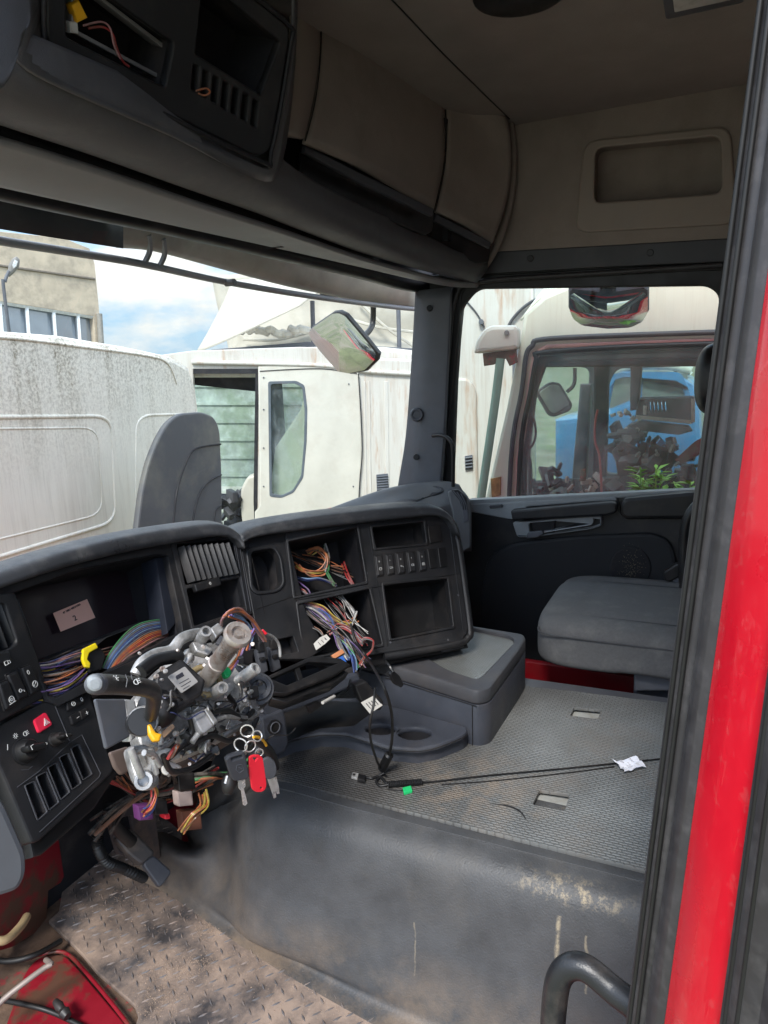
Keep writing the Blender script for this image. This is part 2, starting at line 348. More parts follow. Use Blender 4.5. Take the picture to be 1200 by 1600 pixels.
def tread_mat(name, c, dirt, scale=90, da=.5, dlo=.45, dhi=.65, bumpd=.0016, sheen=.42, worn=False):
    """fine woven tread of the tunnel mat: offset bars, raised in the bump only"""
    M, nt, p = new_mat(name); tc = nt.nodes.new('ShaderNodeTexCoord')
    br = nt.nodes.new('ShaderNodeTexBrick'); br.offset = .5; br.inputs['Scale'].default_value = scale; br.inputs['Mortar Size'].default_value = .16; br.inputs['Mortar Smooth'].default_value = .6
    br.inputs['Brick Width'].default_value = 1.3; br.inputs['Row Height'].default_value = .55
    mp = nt.nodes.new('ShaderNodeMapping'); mp.inputs['Rotation'].default_value = (0, 0, RAD(90)); nt.links.new(tc.outputs['Object'], mp.inputs[0]); nt.links.new(mp.outputs[0], br.inputs[0])
    f = noise(nt, 6, 6); cc = mixc(nt, ramp(nt, f, .3, .7), tuple(x*.8 for x in c), tuple(x*1.25 for x in c))
    cc = mixc(nt, ramp(nt, br.outputs['Fac'], 0, 1, 0, .45), cc, tuple(x*.45 for x in c))
    g = noise(nt, 4.5, 9, off=(2, 5, 0), rough=.7); cc = mixc(nt, ramp(nt, g, dlo, dhi, 0, da), cc, dirt)
    if worn:   # darker brown zone of the mat towards the dash, with a noisy edge
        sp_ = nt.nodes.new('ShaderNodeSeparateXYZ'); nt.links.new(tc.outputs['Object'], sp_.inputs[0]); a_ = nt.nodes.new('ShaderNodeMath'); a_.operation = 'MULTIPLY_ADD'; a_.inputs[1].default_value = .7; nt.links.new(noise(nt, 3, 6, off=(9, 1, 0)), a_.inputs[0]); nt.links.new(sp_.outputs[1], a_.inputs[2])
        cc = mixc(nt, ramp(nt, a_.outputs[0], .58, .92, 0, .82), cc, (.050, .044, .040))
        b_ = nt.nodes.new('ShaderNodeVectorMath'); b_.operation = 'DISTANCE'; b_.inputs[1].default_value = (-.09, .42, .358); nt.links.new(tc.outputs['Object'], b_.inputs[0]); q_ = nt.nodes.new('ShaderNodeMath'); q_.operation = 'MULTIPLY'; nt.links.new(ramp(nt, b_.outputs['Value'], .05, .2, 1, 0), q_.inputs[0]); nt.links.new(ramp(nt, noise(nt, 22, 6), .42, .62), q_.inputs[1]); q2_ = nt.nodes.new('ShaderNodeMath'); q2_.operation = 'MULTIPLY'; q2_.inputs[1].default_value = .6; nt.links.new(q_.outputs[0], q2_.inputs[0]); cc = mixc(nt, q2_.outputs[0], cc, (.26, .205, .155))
    nt.links.new(cc, p.inputs['Base Color']); nt.links.new(ramp(nt, g, .3, .7, sheen-.08, sheen+.3), p.inputs['Roughness'])
    inv = ramp(nt, br.outputs['Fac'], 0, 1, 1, 0); b = N(nt, 'ShaderNodeBump', Strength=1.0, Distance=bumpd); nt.links.new(inv, b.inputs['Height']); nt.links.new(b.outputs[0], p.inputs['Normal'])
    return M
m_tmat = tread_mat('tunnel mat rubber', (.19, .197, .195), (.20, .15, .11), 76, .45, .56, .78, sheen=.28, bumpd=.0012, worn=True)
m_tray = tread_mat('tray rubber', (.17, .18, .178), (.15, .13, .1), 110, .2, sheen=.26, bumpd=.0006)
def HP(z):
    q = Pl.__new__(Pl); q.o = Vector((0, 0, z)); q.h = Vector((1, 0, 0)); q.v = Vector((0, 1, 0)); q.n = Vector((0, 0, 1)); return q
def XP(x):                                            # wall plane facing -X; h runs rearwards-to-forwards
    q = Pl.__new__(Pl); q.o = Vector((x, 0, 0)); q.h = Vector((0, -1, 0)); q.v = Vector((0, 0, 1)); q.n = Vector((-1, 0, 0)); return q
def YP(y):
    q = Pl.__new__(Pl); q.o = Vector((0, y, 0)); q.h = Vector((1, 0, 0)); q.v = Vector((0, 0, 1)); q.n = Vector((0, -1, 0)); return q
scene.cycles.use_denoising = True
scene.cycles.max_bounces = 8; scene.cycles.diffuse_bounces = 5; scene.cycles.transparent_max_bounces = 16
# ================================================================== THE CAB WE LOOK INTO
XL, XR = -0.90, 1.15            # inner faces of the two sides
ZR = 2.03                       # roof lining
ZT = 0.35                       # top of the engine tunnel
cab = thing('truck_cab', 'red truck cab with beige roof lining and dark grey tunnel cover, driver door open', 'truck cab', (0.12, .2, -.1))
# --- roof, rear wall, floor, bulkhead
box('roof_lining', m_roof, cab, (.125, .15, ZR+.03), (2.2, 2.6, .06), bev=0)
box('roof_skin', m_red, cab, (.125, .15, ZR+.10), (2.3, 2.7, .06), bev=.02)
box('rear_wall', m_beige, cab, (.125, -1.05, .9), (2.2, .06, 2.3), bev=0)
rw = box('rear_panel', m_red, cab, (.125, -1.12, .9), (2.3, .06, 2.4), bev=.01)
box('cab_floor', m_redr, cab, (.125, .19, -.035), (2.16, 2.6, .06), bev=0)
bulk = box('bulkhead', m_dark, cab, (.125, 1.42, .27), (2.1, .05, .80), bev=0)
box('front_panel', m_red, cab, (.125, 1.485, .0), (2.3, .06, 1.32), bev=.02)
# --- passenger side wall
sp = XP(XR)
side = plate('side_panel', m_beige, cab, sp, [(640, 214), (795, 187), (1260, 104), (1260, 380), (1136, 374), (950, 385), (700, 398), (660, 400)],
             holes=[[(926, 226), (1135, 206), (1136, 306), (925, 322)]], t=.03, bev=.001, hr=.03)
pk = pocket('side_pocket', m_beige, side, sp, [(926, 226), (1135, 206), (1136, 306), (925, 322)], .09, r=.03, taper=.97)
plate('pocket_surround', m_beigep, side, sp, [(912, 220), (1142, 196), (1152, 350), (898, 364)], holes=[[(930, 231), (1126, 212), (1128, 302), (928, 317)]], t=.014, bev=.006, r=.045, hr=.028, d=.012)
plate('side_header', m_trimd, cab, sp, [(758, 394), (950, 383), (1136, 372), (1260, 366), (1260, 402), (1135, 409), (950, 417), (752, 428)], t=.03, bev=.004, d=.004)
hb = XP(XR-.005)
for q in [(829, 404), (1016, 395)]:
    a = sp.hit(*q, .004); cyl('screw', m_black, cab, a, a+sp.n*.004, .011, 12)
# door frame: black seal round the window aperture, outside the door
plate('door_aperture', m_rubber2, cab, sp, [(700, 452), (752, 430), (1134, 408), (1260, 400), (1260, 2200), (560, 2200), (672, 790)],
      holes=[[(722, 452), (760, 438), (1150, 421), (1170, 2100), (600, 2100), (690, 790)]], t=.05, bev=.004, r=.03, hr=.03, d=-.006)
tube('door_seal', m_rubber, cab, [sp.hit(*q, .004) for q in [(676, 790), (686, 700), (700, 560), (713, 462), (752, 440), (950, 426), (1128, 414)]], .009)
plate('side_skin', m_red, cab, XP(XR+.10), [(768, 120), (1500, 0), (1500, 2400), (400, 2400), (560, 800), (672, 790), (690, 600), (700, 440), (720, 420), (768, 415)],
      holes=[[(724, 436), (1150, 424), (1180, 2300), (600, 2300), (684, 800), (706, 600)]], t=.04, bev=.004)
# --- A pillar, passenger side
ap = [[(649, 455, .965), (643, 560, .98), (634, 680, .97), (622, 757, .94), (610, 840, .9)],
      [(668, 452, .91), (662, 560, .925), (654, 680, .92), (646, 757, .90), (640, 840, .86)],
      [(690, 450, .83), (687, 560, .84), (680, 680, .83), (672, 757, .81), (665, 840, .79)],
      [(705, 448, .80), (700, 560, .80), (694, 680, .80), (688, 757, .78), (680, 840, .76)]]
def apt(x, y, Y): return at(x, y, X=1.14) if Y is None else at(x, y, Y=Y)
apr = []
for i, c in enumerate(ap):
    dx = (.03, -.005, -.005, .0)[i]
    apr.append([at(x, y, X=1.10+dx) for x, y, _ in c])
loft('a_pillar', m_trim, cab, apr, t=.05, off=-1)
pa = Pl(at(652, 648, X=1.085), -50, 12)
a = at(651, 648, X=1.088); nrm = (CAM-a).normalized()
lathe('tweeter', m_trim, cab, a-nrm*.006, a+nrm*.02, [(0, .026), (.015, .026), (.021, .022), (.021, .017), (.017, .014)], 24)
for q in [(671, 482), (650, 714)]:
    a = at(*q, X=1.09); cyl('pillar_hole', m_black, cab, a-nrm*.004, a+nrm*.010, .011, 12)
# --- windscreen header, windscreen, visor outside
hx = [(-160, 250, 1.24), (0, 290, 1.22), (150, 325, 1.20), (300, 358, 1.18), (450, 395, 1.14), (570, 424, 1.08), (650, 446, 1.0), (705, 452, .93)]
hedge = [at(x, y, Y=Y) for x, y, Y in hx]
loft('windscreen_header', m_black, cab, [[p+Vector((0, .035, .08)) for p in hedge], [p+Vector((0, .01, .01)) for p in hedge], [p+Vector((0, .02, -.012)) for p in hedge], [p+Vector((0, .05, -.01)) for p in hedge]], t=.004)
gbase = [Vector((-.88, 1.40, .72)), Vector((-.5, 1.46, .70)), Vector((-.1, 1.48, .68)), Vector((.3, 1.48, .66)), Vector((.6, 1.44, .66)), Vector((.85, 1.34, .66)), Vector((1.05, 1.2, .68)), Vector((1.17, 1.02, .70))]
gtop = [p+Vector((0, .04, .02)) for p in hedge]
gmid = [(a+b)*.5+Vector((0, .02, 0)) for a, b in zip(gtop, gbase)]
loft('windscreen', m_ws, cab, [gtop, gmid, gbase], t=0)
vis = thing('sun_visor', 'beige and black exterior sun visor on a grey rail above the windscreen', 'sun visor', at(350, 440, Y=1.55))
YV = 1.55
rail = [(-120, 352), (0, 376), (100, 392), (220, 412), (350, 440), (480, 462), (600, 478), (660, 484)]
m_rail = mat('grey rail', (.30, .30, .32), .4)
tube('rail', m_rail, vis, [at(x, y, Y=YV+(.0 if x < 350 else -(x-350)/350*.25)) for x, y in rail], .011, 8)
def vrow(dy, dY): return [at(x, y+dy, Y=YV+dY+(.0 if x < 350 else -(x-350)/350*.25)) for x, y in rail]
pts_hi = [(180, 366), (240, 372), (330, 392), (450, 424), (560, 446), (650, 458)]
loft('visor_panel', mat('visor beige', (.45, .40, .34), .5), vis, [[at(x, y-60, Y=1.50 - max(0, (x-350)/350*.25)) for x, y in pts_hi], [at(x, y+4, Y=1.53 - max(0, (x-350)/350*.25)) for x, y in pts_hi], [at(x, y+(18 if x < 300 else 22), Y=1.56 - max(0, (x-350)/350*.25)) for x, y in pts_hi]], t=.006)
loft('visor_blind', m_black, vis, [[at(x, y, Y=1.45) for x, y in [(-140, 220), (0, 270), (190, 320)]], [at(x, y, Y=1.47) for x, y in [(-140, 330), (0, 358), (190, 388)]]], t=.006)
for x, y in [(232, 392), (255, 398)]: tube('bracket', m_rail, vis, [at(x, y-25, Y=1.52), at(x+2, y, Y=1.54), at(x-8, y+22, Y=1.55)], .009, 6)
a = at(356, 442, Y=1.54); cyl('rail_bolt', m_trim, vis, a+Vector((0, -.03, .0)), a+Vector((0, .01, 0)), .012, 10)
# --- engine tunnel: moulded cover, its top edge and flank towards the driver's floor
def trow(px): return px
ys = [-.6, -.25, .1, .4, .65, .85]
rows = []
top_l = [Vector((-.195, y, ZT-.001)) for y in ys]+[at(378, 1238, Y=1.0), at(326, 1262, Y=1.12), at(300, 1275, Y=1.24)]
def prof(dx, z): return [Vector((-.195+dx, y, z)) for y in ys]
rows = [[Vector((.15, y, ZT-.02)) for y in ys]+[Vector((.15, 1.0, .30)), Vector((.15, 1.12, .28)), Vector((.15, 1.24, .28))],
        top_l,
        prof(-.035, ZT-.003)+[top_l[6]+Vector((-.03, 0, -.004)), top_l[7]+Vector((-.03, 0, -.004)), top_l[8]+Vector((-.02, 0, -.01))],
        prof(-.075, ZT-.018)+[top_l[6]+Vector((-.06, 0, -.03)), top_l[7]+Vector((-.05, 0, -.03)), top_l[8]+Vector((-.03, 0, -.03))],
        prof(-.100, ZT-.06)+[top_l[6]+Vector((-.075, 0, -.07)), top_l[7]+Vector((-.06, 0, -.07)), top_l[8]+Vector((-.03, 0, -.06))],
        prof(-.125, .17)+[at(350, 1360, Y=1.0), at(275, 1335, Y=1.12), at(248, 1300, Y=1.24)],
        prof(-.15, .06)+[Vector((-.27, 1.0, .05)), Vector((-.245, 1.15, .05)), Vector((-.24, 1.25, .06))],
        [Vector((-.36, y, .022)) for y in ys[:4]]+[Vector((-.335, .65, .022)), Vector((-.305, .85, .022)), Vector((-.28, 1.0, .022)), Vector((-.25, 1.15, .022)), Vector((-.245, 1.25, .03))],
        [Vector((-.40, y, .012)) for y in ys[:4]]+[Vector((-.37, .65, .012)), Vector((-.335, .85, .012)), Vector((-.30, 1.0, .012)), Vector((-.265, 1.15, .012)), Vector((-.26, 1.25, .02))]]
m_tun = mat('tunnel cover vinyl', (.066, .068, .072), .52, bump=1.0, bs=260, var=.20, vs=14, dirt=(.13, .115, .095), da=.45, ds=6, dlo=.52, dhi=.82)
def add_stains(M):
    """pale dried runs and scuffs at the tunnel shoulder (marks with their own shape)"""
    nt = M.node_tree; p = nt.nodes['Principled BSDF']; old = p.inputs['Base Color'].links[0].from_socket
    tc = nt.nodes.new('ShaderNodeTexCoord'); sp_ = nt.nodes.new('ShaderNodeSeparateXYZ'); nt.links.new(tc.outputs['Object'], sp_.inputs[0])
    def mth(op, a, b=None, c=None):
        n = nt.nodes.new('ShaderNodeMath'); n.operation = op
        for i, v in enumerate((a, b, c)):
            if v is None: continue
            if isinstance(v, (int, float)): n.inputs[i].default_value = v
            else: nt.links.new(v, n.inputs[i])
        return n.outputs[0]
    wob = noise(nt, 9, 3); fine = noise(nt, 60, 6, rough=.8)
    y = mth('ADD', sp_.outputs[1], mth('MULTIPLY', mth('SUBTRACT', wob, .5), .03))
    cur = old
    for y0, wd, z0, z1, amt in [(.20, .0055, .02, .29, .75), (.152, .003, .17, .27, .55), (.185, .003, .16, .21, .6), (.10, .0025, .04, .12, .4), (.47, .002, .10, .2, .35)]:
        k = mth('SUBTRACT', 1, mth('DIVIDE', mth('ABSOLUTE', mth('SUBTRACT', y, y0)), wd)); k = mth('MAXIMUM', k, 0)
        zz = mth('MULTIPLY', mth('GREATER_THAN', sp_.outputs[2], z0), mth('LESS_THAN', sp_.outputs[2], z1))
        k = mth('MULTIPLY', mth('MULTIPLY', k, zz), ramp(nt, fine, .35, .6, 0, amt*1.6)); k = mth('MINIMUM', k, amt); cur = mixc(nt, k, cur, (.40, .34, .24))
    # scuffed patch on the shoulder
    d1 = mth('ABSOLUTE', mth('SUBTRACT', sp_.outputs[1], .18)); a1 = ramp(nt, d1, .02, .13, 1, 0); z1 = ramp(nt, mth('ABSOLUTE', mth('SUBTRACT', sp_.outputs[2], .325)), .004, .02, 1, 0)
    k = mth('MULTIPLY', mth('MULTIPLY', a1, z1), ramp(nt, noise(nt, 45, 8, rough=.8), .5, .62, 0, .9)); cur = mixc(nt, k, cur, (.42, .34, .22))
    # brown dust thickening towards the floor and the pedals
    zl = ramp(nt, sp_.outputs[2], .0, .16, 1, 0); k = mth('MULTIPLY', zl, ramp(nt, noise(nt, 5, 8, off=(1, 0, 2), rough=.7), .4, .62, 0, .85)); cur = mixc(nt, k, cur, (.25, .185, .13))
    yl = ramp(nt, sp_.outputs[1], .75, 1.15, 0, 1); k = mth('MULTIPLY', yl, ramp(nt, noise(nt, 4, 8, off=(4, 0, 2), rough=.7), .42, .66, 0, .85)); cur = mixc(nt, k, cur, (.17, .135, .105))
    nt.links.new(cur, p.inputs['Base Color'])
add_stains(m_tun)
loft('tunnel_cover', m_tun, cab, rows, n=6, m_=4, smooth=180)
# tunnel body under the mat with far flank
box('tunnel_top', m_trimd, cab, (.165, .1, ZT-.025), (.69, 1.5, .02), bev=0)
box('tunnel_flank', m_blue, cab, (.515, .2, .16), (.02, 2.0, .36), bev=.004)
# passenger floor: lower, with a red sill beyond
box('passenger_sill', mat('dark red sill', (.26, .004, .010), .4, dirt=(.1, .05, .04), da=.4, ds=10), cab, (.80, .2, .13), (.03, 1.4, .30), bev=.004)
plate('tunnel_edge_trim', m_trim, cab, HP(ZT+.001), [(812, 1058), (1100, 1098), (1100, 1112), (940, 1090), (812, 1074)], t=.008, bev=.002)
# --- rubber mat on the tunnel, with two rectangular cut-outs
hA = [(897, 1105), (939, 1109), (934, 1123), (891, 1118)]; hB = [(843, 1234), (890, 1241), (882, 1267), (832, 1257)]
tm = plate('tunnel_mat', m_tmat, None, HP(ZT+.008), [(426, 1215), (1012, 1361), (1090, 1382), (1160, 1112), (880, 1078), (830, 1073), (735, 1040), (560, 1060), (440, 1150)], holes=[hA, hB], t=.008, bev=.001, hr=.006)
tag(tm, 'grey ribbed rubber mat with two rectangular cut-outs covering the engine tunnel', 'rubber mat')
m_seam = mat('bare tunnel steel', (.42, .43, .41), .5, metal=.2, dirt=(.2, .14, .09), da=.5, ds=20)
for h in (hA, hB): plate('tunnel_plate', m_seam, cab, HP(ZT-.009), [(x+(x-sum(p[0] for p in h)/4)*.3, y+(y-sum(p[1] for p in h)/4)*.3) for x, y in h], t=.004, bev=.0005)
tube('mat_split', m_black, tm, [at(x, y, Z=ZT+.0075) for x, y in [(760, 1256), (790, 1259), (812, 1268), (824, 1284)]], lambda t: .0028*math.sin(math.pi*min(max(t, .06), .97)), 6)
# --- B pillar strips at the right edge of the picture
def strip(name, mt, xa, xb, X, r, parent=cab):
    A = at(xa, 0, X=X); B = at(xb, 1600, X=X); D = (B-A); return tube(name, mt, parent, [A-D*.6, A, B, B+D*.6], r, 12, 0)
def pstrip(name, mt, Lt, Lb, XL_, Rt, Rb, XR_, th=.02, bul=.0, parent=cab):
    a, b, c, d = at(Lt, 0, X=XL_), at(Rt, 0, X=XR_), at(Lb, 1600, X=XL_), at(Rb, 1600, X=XR_)
    D1, D2 = c-a, d-b; a, b, c, d = a-D1*.7, b-D2*.7, c+D1*.8, d+D2*.8
    m1, m2 = (a+b)/2+Vector((0, bul, 0)), (c+d)/2+Vector((0, bul, 0))
    q1a, q1b = a*.8+b*.2+Vector((0, bul*.8, 0)), a*.2+b*.8+Vector((0, bul*.8, 0)); q2a, q2b = c*.8+d*.2+Vector((0, bul*.8, 0)), c*.2+d*.8+Vector((0, bul*.8, 0))
    off = Vector((0, -th, 0))
    vs = []; R1 = [a, q1a, m1, q1b, b, b+off, a+off]; R2 = [c, q2a, m2, q2b, d, d+off, c+off]
    vs = R1+R2; n = 7; fs = [(i, (i+1) % n, n+(i+1) % n, n+i) for i in range(n)]+[tuple(range(n)), tuple(range(2*n-1, n-1, -1))]
    bm = bmesh.new(); V = [bm.verts.new(v) for v in vs]
    for f in fs: bm.faces.new([V[i] for i in f])
    return bm_obj(name, bm, mt, parent, 40)
pstrip('door_seal_inner', m_rubber, 1192, 984, -.865, 1246, 1018, -.885, .03, .008)
pstrip('door_seal_rib', m_rubber, 1238, 1012, -.887, 1262, 1042, -.905, .03, .006)
pstrip('red_jamb', m_red, 1258, 1038, -.906, 1352, 1132, -.955, .03, .003)
pstrip('door_seal_outer', m_rubber, 1350, 1128, -.956, 1420, 1190, -.985, .03, .007)
pstrip('outer_skin', m_rubber, 1415, 1186, -.985, 1600, 1400, -1.05, .03, .004)
for k_, (xa, xb, X_) in enumerate([(1206, 996, -.875), (1222, 1008, -.882), (1376, 1150, -.966), (1398, 1170, -.975)]):
    A_0, B_0 = at(xa, 0, X=X_), at(xb, 1600, X=X_); D_0 = B_0-A_0; tube('seal_rib', m_rubber2, cab, [A_0-D_0*.6+Vector((0, .006, 0)), B_0+D_0*.6+Vector((0, .006, 0))], .0018, 8, 0)
box('b_pillar_body', m_trimd, cab, (-.93, -.20, .9), (.10, .30, 2.5), bev=.01)
box('rear_side_wall', m_red, cab, (-.97, -.68, .9), (.08, .72, 2.4), bev=.01)
box('sill_side', m_redr, cab, (-.92, .55, -.10), (.06, 1.3, .12), bev=.01)
# black tubular grab handle at the foot of the pillar
gh = [at(858, 1720, X=-.80), at(862, 1640, X=-.80), at(866, 1570, X=-.80), at(874, 1528, X=-.80), at(892, 1510, X=-.80), at(918, 1514, X=-.80), at(960, 1548, X=-.805), at(1005, 1582, X=-.82), at(1050, 1612, X=-.84)]
gho = tube('grab_handle', mat('handle rubber', (.018, .019, .021), .33, bump=.3, bs=500, dirt=DUST, da=.3, ds=18), None, gh, .0125, 20, 8); tag(gho, 'black tubular grab handle bent over at the foot of the red door jamb', 'grab handle')
# front part of the driver's side: lower trim and red footwell metal
plate('footwell_side', m_redr, cab, Pl(at(60, 1450, Z=0), 16, 0), [(-120, 1300), (60, 1300), (200, 1230), (190, 1262), (150, 1290), (118, 1340), (95, 1380), (76, 1392), (73, 1448), (20, 1480), (-120, 1520)], t=.03)

# ================================================================== DRIVER FLOOR
def bed(name, mt, parent, pts, z, t=.01, r=.01, tilt=None): return plate(name, mt, parent, HP(z), pts, t=t, bev=min(.002, t*.3), r=r)
bed('footwell_floor', m_rust, cab, [(-150, 1480), (60, 1420), (130, 1370), (330, 1560), (330, 1800), (-150, 1800)], .0, .01)
fm_o = [(75, 1438), (92, 1424), (98, 1385), (135, 1325), (240, 1262), (285, 1300), (272, 1376), (345, 1445), (470, 1520), (640, 1598), (820, 1720), (700, 2000), (180, 1700), (216, 1588), (210, 1570), (150, 1517), (128, 1490)]
m_fmat = mat('floor mat rubber', (.065, .06, .062), .5, var=.25, vs=12, dirt=(.38, .285, .225), da=.92, ds=5.0, dlo=.40, dhi=.58, bump=.6, bs=350)
fmat = plate('floor_mat', m_fmat, None, HP(.012), fm_o, t=.010, bev=.002, r=.006)
tag(fmat, 'dusty black tread plate rubber mat on the driver floor', 'floor mat')
bm = bmesh.new()
hp = HP(.012); poly = [hp.uv(*p) for p in fm_o]
def inside(pt, poly, marg=0):
    x, y = pt; c = False; n = len(poly)
    for i in range(n):
        x1, y1 = poly[i]; x2, y2 = poly[(i+1) % n]
        if (y1 > y) != (y2 > y) and x < (x2-x1)*(y-y1)/(y2-y1)+x1: c = not c
    return c
sx = .030
for i in range(-60, 60):
    for j in range(-10, 80):
        a = (i+.5*(j % 2))*sx-.3; b = j*sx*.72+.2; 
        ca, sa = math.cos(RAD(8)), math.sin(RAD(8)); x = a*ca-b*sa; y = a*sa+b*ca
        if not all(inside((x+dx, y+dy), poly) for dx, dy in ((.014, 0), (-.014, 0), (0, .014), (0, -.014))): continue
        ang = RAD(8)+(RAD(45) if (i+j) % 2 else RAD(-45)); L, W, H = .0110, .0026, .0022
        d = Vector((math.cos(ang), math.sin(ang), 0)); s = Vector((-d.y, d.x, 0)); c = Vector((x, y, .0119))
        v = [bm.verts.new(c+d*L), bm.verts.new(c+s*W), bm.verts.new(c-d*L), bm.verts.new(c-s*W), bm.verts.new(c+Vector((0, 0, H))+d*L*.5), bm.verts.new(c+Vector((0, 0, H))-d*L*.5)]
        for f in ((0, 1, 4), (1, 5, 4), (1, 2, 5), (2, 3, 5), (3, 4, 5), (3, 0, 4)): bm.faces.new([v[k] for k in f])
bm_obj('tread_bars', bm, mat('worn tread', (.11, .105, .108), .42, dirt=(.34, .25, .195), da=.75, ds=6, dlo=.45, dhi=.62), fmat, 0)
# heaped sawdust-like dirt lying on the mat: grains
bm = bmesh.new(); rd = random.Random(3)
def grains(cx, cy, sx_, sy_, n, smin=.0006, smax=.0016, z=.0125):
    for _ in range(n):
        px_, py_ = rd.gauss(cx, sx_), rd.gauss(cy, sy_); p = at(px_, py_, Z=z); s = rd.uniform(smin, smax)
        if not inside((p.x, p.y), poly): continue
        R = Matrix.Rotation(rd.uniform(0, 6.28), 4, Vector((rd.random(), rd.random(), rd.random()+.1)).normalized())
        v = [bm.verts.new(p+(R @ Vector(q))*s) for q in ((1.3, 0, 0), (-1, .6, 0), (-.8, -.8, 0), (0, 0, .7))]
        for f in ((0, 1, 3), (1, 2, 3), (2, 0, 3), (0, 2, 1)): bm.faces.new([v[k] for k in f])
for cx, cy, a, b, n in [(325, 1450, 12, 10, 400), (290, 1510, 35, 14, 700), (250, 1560, 22, 22, 600), (400, 1500, 60, 14, 300), (180, 1420, 60, 24, 300), (470, 1560, 60, 25, 250), (230, 1400, 60, 20, 300)]: grains(cx, cy, a, b, n)
g_ = bm_obj('dirt', bm, mat('sawdust dirt', (.34, .25, .185), .9, var=.4, vs=400), None, 0); tag(g_, 'pale brown grit and sawdust strewn over the driver floor mat', 'dirt', kind='stuff')
# step well below the door, lower left
wl = [(38, 1520), (60, 1494), (100, 1490), (128, 1520), (196, 1600), (260, 1700), (-40, 1740), (10, 1600)]
plate('step_well', m_redr, cab, HP(.012), wl, t=.01, r=.02, bev=.003)
tube('step_well_lip', m_redr, cab, [at(x, y, Z=.02) for x, y in [(60, 1492), (100, 1488), (135, 1520), (200, 1600), (240, 1660)]], .004)
st = tube('lever_rod', m_rod, None, [at(-20, 1590, Z=.09), at(5, 1562, Z=.10), at(40, 1534, Z=.115), at(70, 1512, Z=.12), at(80, 1506, Z=.12), at(72, 1500, Z=.10)], .0055, 10, 3); tag(st, 'bare metal lever rod over the red step well', 'rod')
cb = tube('black_cable', m_rubber2, None, [at(-40, 1492, Z=.05), at(10, 1502, Z=.05), at(55, 1492, Z=.05), at(95, 1470, Z=.03)], .006, 8); tag(cb, 'thick black cable at the bottom left beside the floor mat', 'cable')
cb = tube('black_cable', m_rubber2, None, [at(-10, 1560, Z=.03), at(50, 1572, Z=.04), at(90, 1585, Z=.03), at(140, 1610, Z=.02)], .005, 8); tag(cb, 'thin black cable with a fitting lying in the red step well', 'cable')
a = at(94, 1583, Z=.045); lathe('cable_fitting', m_black, cb, a-Vector((.0, .02, 0)), a+Vector((.01, .025, .01)), [(0, .008), (.012, .011), (.02, .007), (.03, .009), (.045, .006)], 12)
yel = tube('door_check_strap', mat('tan trim', (.42, .31, .17), .6), cab, [at(-30, 1462, Z=.16), at(5, 1470, Z=.14), at(30, 1450, Z=.12), at(42, 1432, Z=.11)], .009, 8)
# grey-blue trim piece, far left
tp = [(-60, 1235), (0, 1240), (42, 1335), (42, 1368), (30, 1392), (-10, 1405), (-60, 1420)]
plate('kick_panel', mat('kick panel plastic', (.085, .09, .10), .4, dirt=DUST, da=.2), cab, Pl(at(20, 1350, Y=.68), -20, 5), tp, t=.03, bev=.006, r=.02)
# pedal with its arm, conduit beside it
ped = thing('brake_pedal', 'dusty grey brake pedal above the floor mat', 'pedal', at(240, 1370, Y=1.08))
pp = Pl(at(235, 1350, Y=1.08), -25, 38)
plate('pedal_pad', m_trimd, ped, pp, [(222, 1350), (240, 1335), (270, 1362), (250, 1388)], t=.02, bev=.004, r=.01)
plate('pedal_body', mat('pedal casting', (.06, .052, .048), .6, dirt=(.2, .15, .11), da=.7, ds=12), ped, pp, [(178, 1308), (205, 1292), (242, 1330), (240, 1338), (222, 1352), (200, 1335)], t=.035, bev=.006, r=.012, d=-.006)
tube('pedal_arm', m_black, ped, [at(170, 1260, Y=1.1), at(180, 1290, Y=1.1), at(205, 1315, Y=1.1)], .014, 10)
cnd = tube('wiring_conduit', m_rubber2, None, [at(x, y, Y=1.16) for x, y in [(185, 1262), (160, 1285), (152, 1315), (165, 1345), (195, 1358), (225, 1372)]], lambda t: .011+.002*math.sin(t*260), 10, 24)
tag(cnd, 'black ribbed wiring conduit looping behind the brake pedal', 'conduit')
sb = thing('pedal_bracket', 'dirty black pedal mounting bracket in the dark footwell', 'bracket', at(220, 1300, Y=1.2))
plate('bracket_plate', mat('dirty bracket', (.05, .04, .04), .7, dirt=(.2, .13, .09), da=.8, ds=8), sb, Pl(at(220, 1290, Y=1.2), -15, 10), [(165, 1265), (240, 1250), (252, 1340), (230, 1350), (185, 1335)], holes=[[(180, 1280), (205, 1275), (212, 1310), (190, 1315)]], t=.02)
# ================================================================== DASHBOARD
dash = thing('dashboard', 'gutted charcoal dashboard with empty instrument and radio openings under the windscreen', 'dashboard', (0.0, 1.0, .3))
C3 = Pl(at(727, 1000, Y=.56), -41, 24)
p2 = C3.hit(452, 900); C2 = Pl(p2, -28, 25)
p1 = C2.hit(378, 905); C1 = Pl(p1, -19, 24)
p0 = C1.hit(270, 900); CL = Pl(p0, -2, 21)
pL = CL.hit(60, 1000); LU = Pl(pL, 14, 14)
pl2 = LU.hit(70, 1095); LL = Pl(pl2, 7, 22)
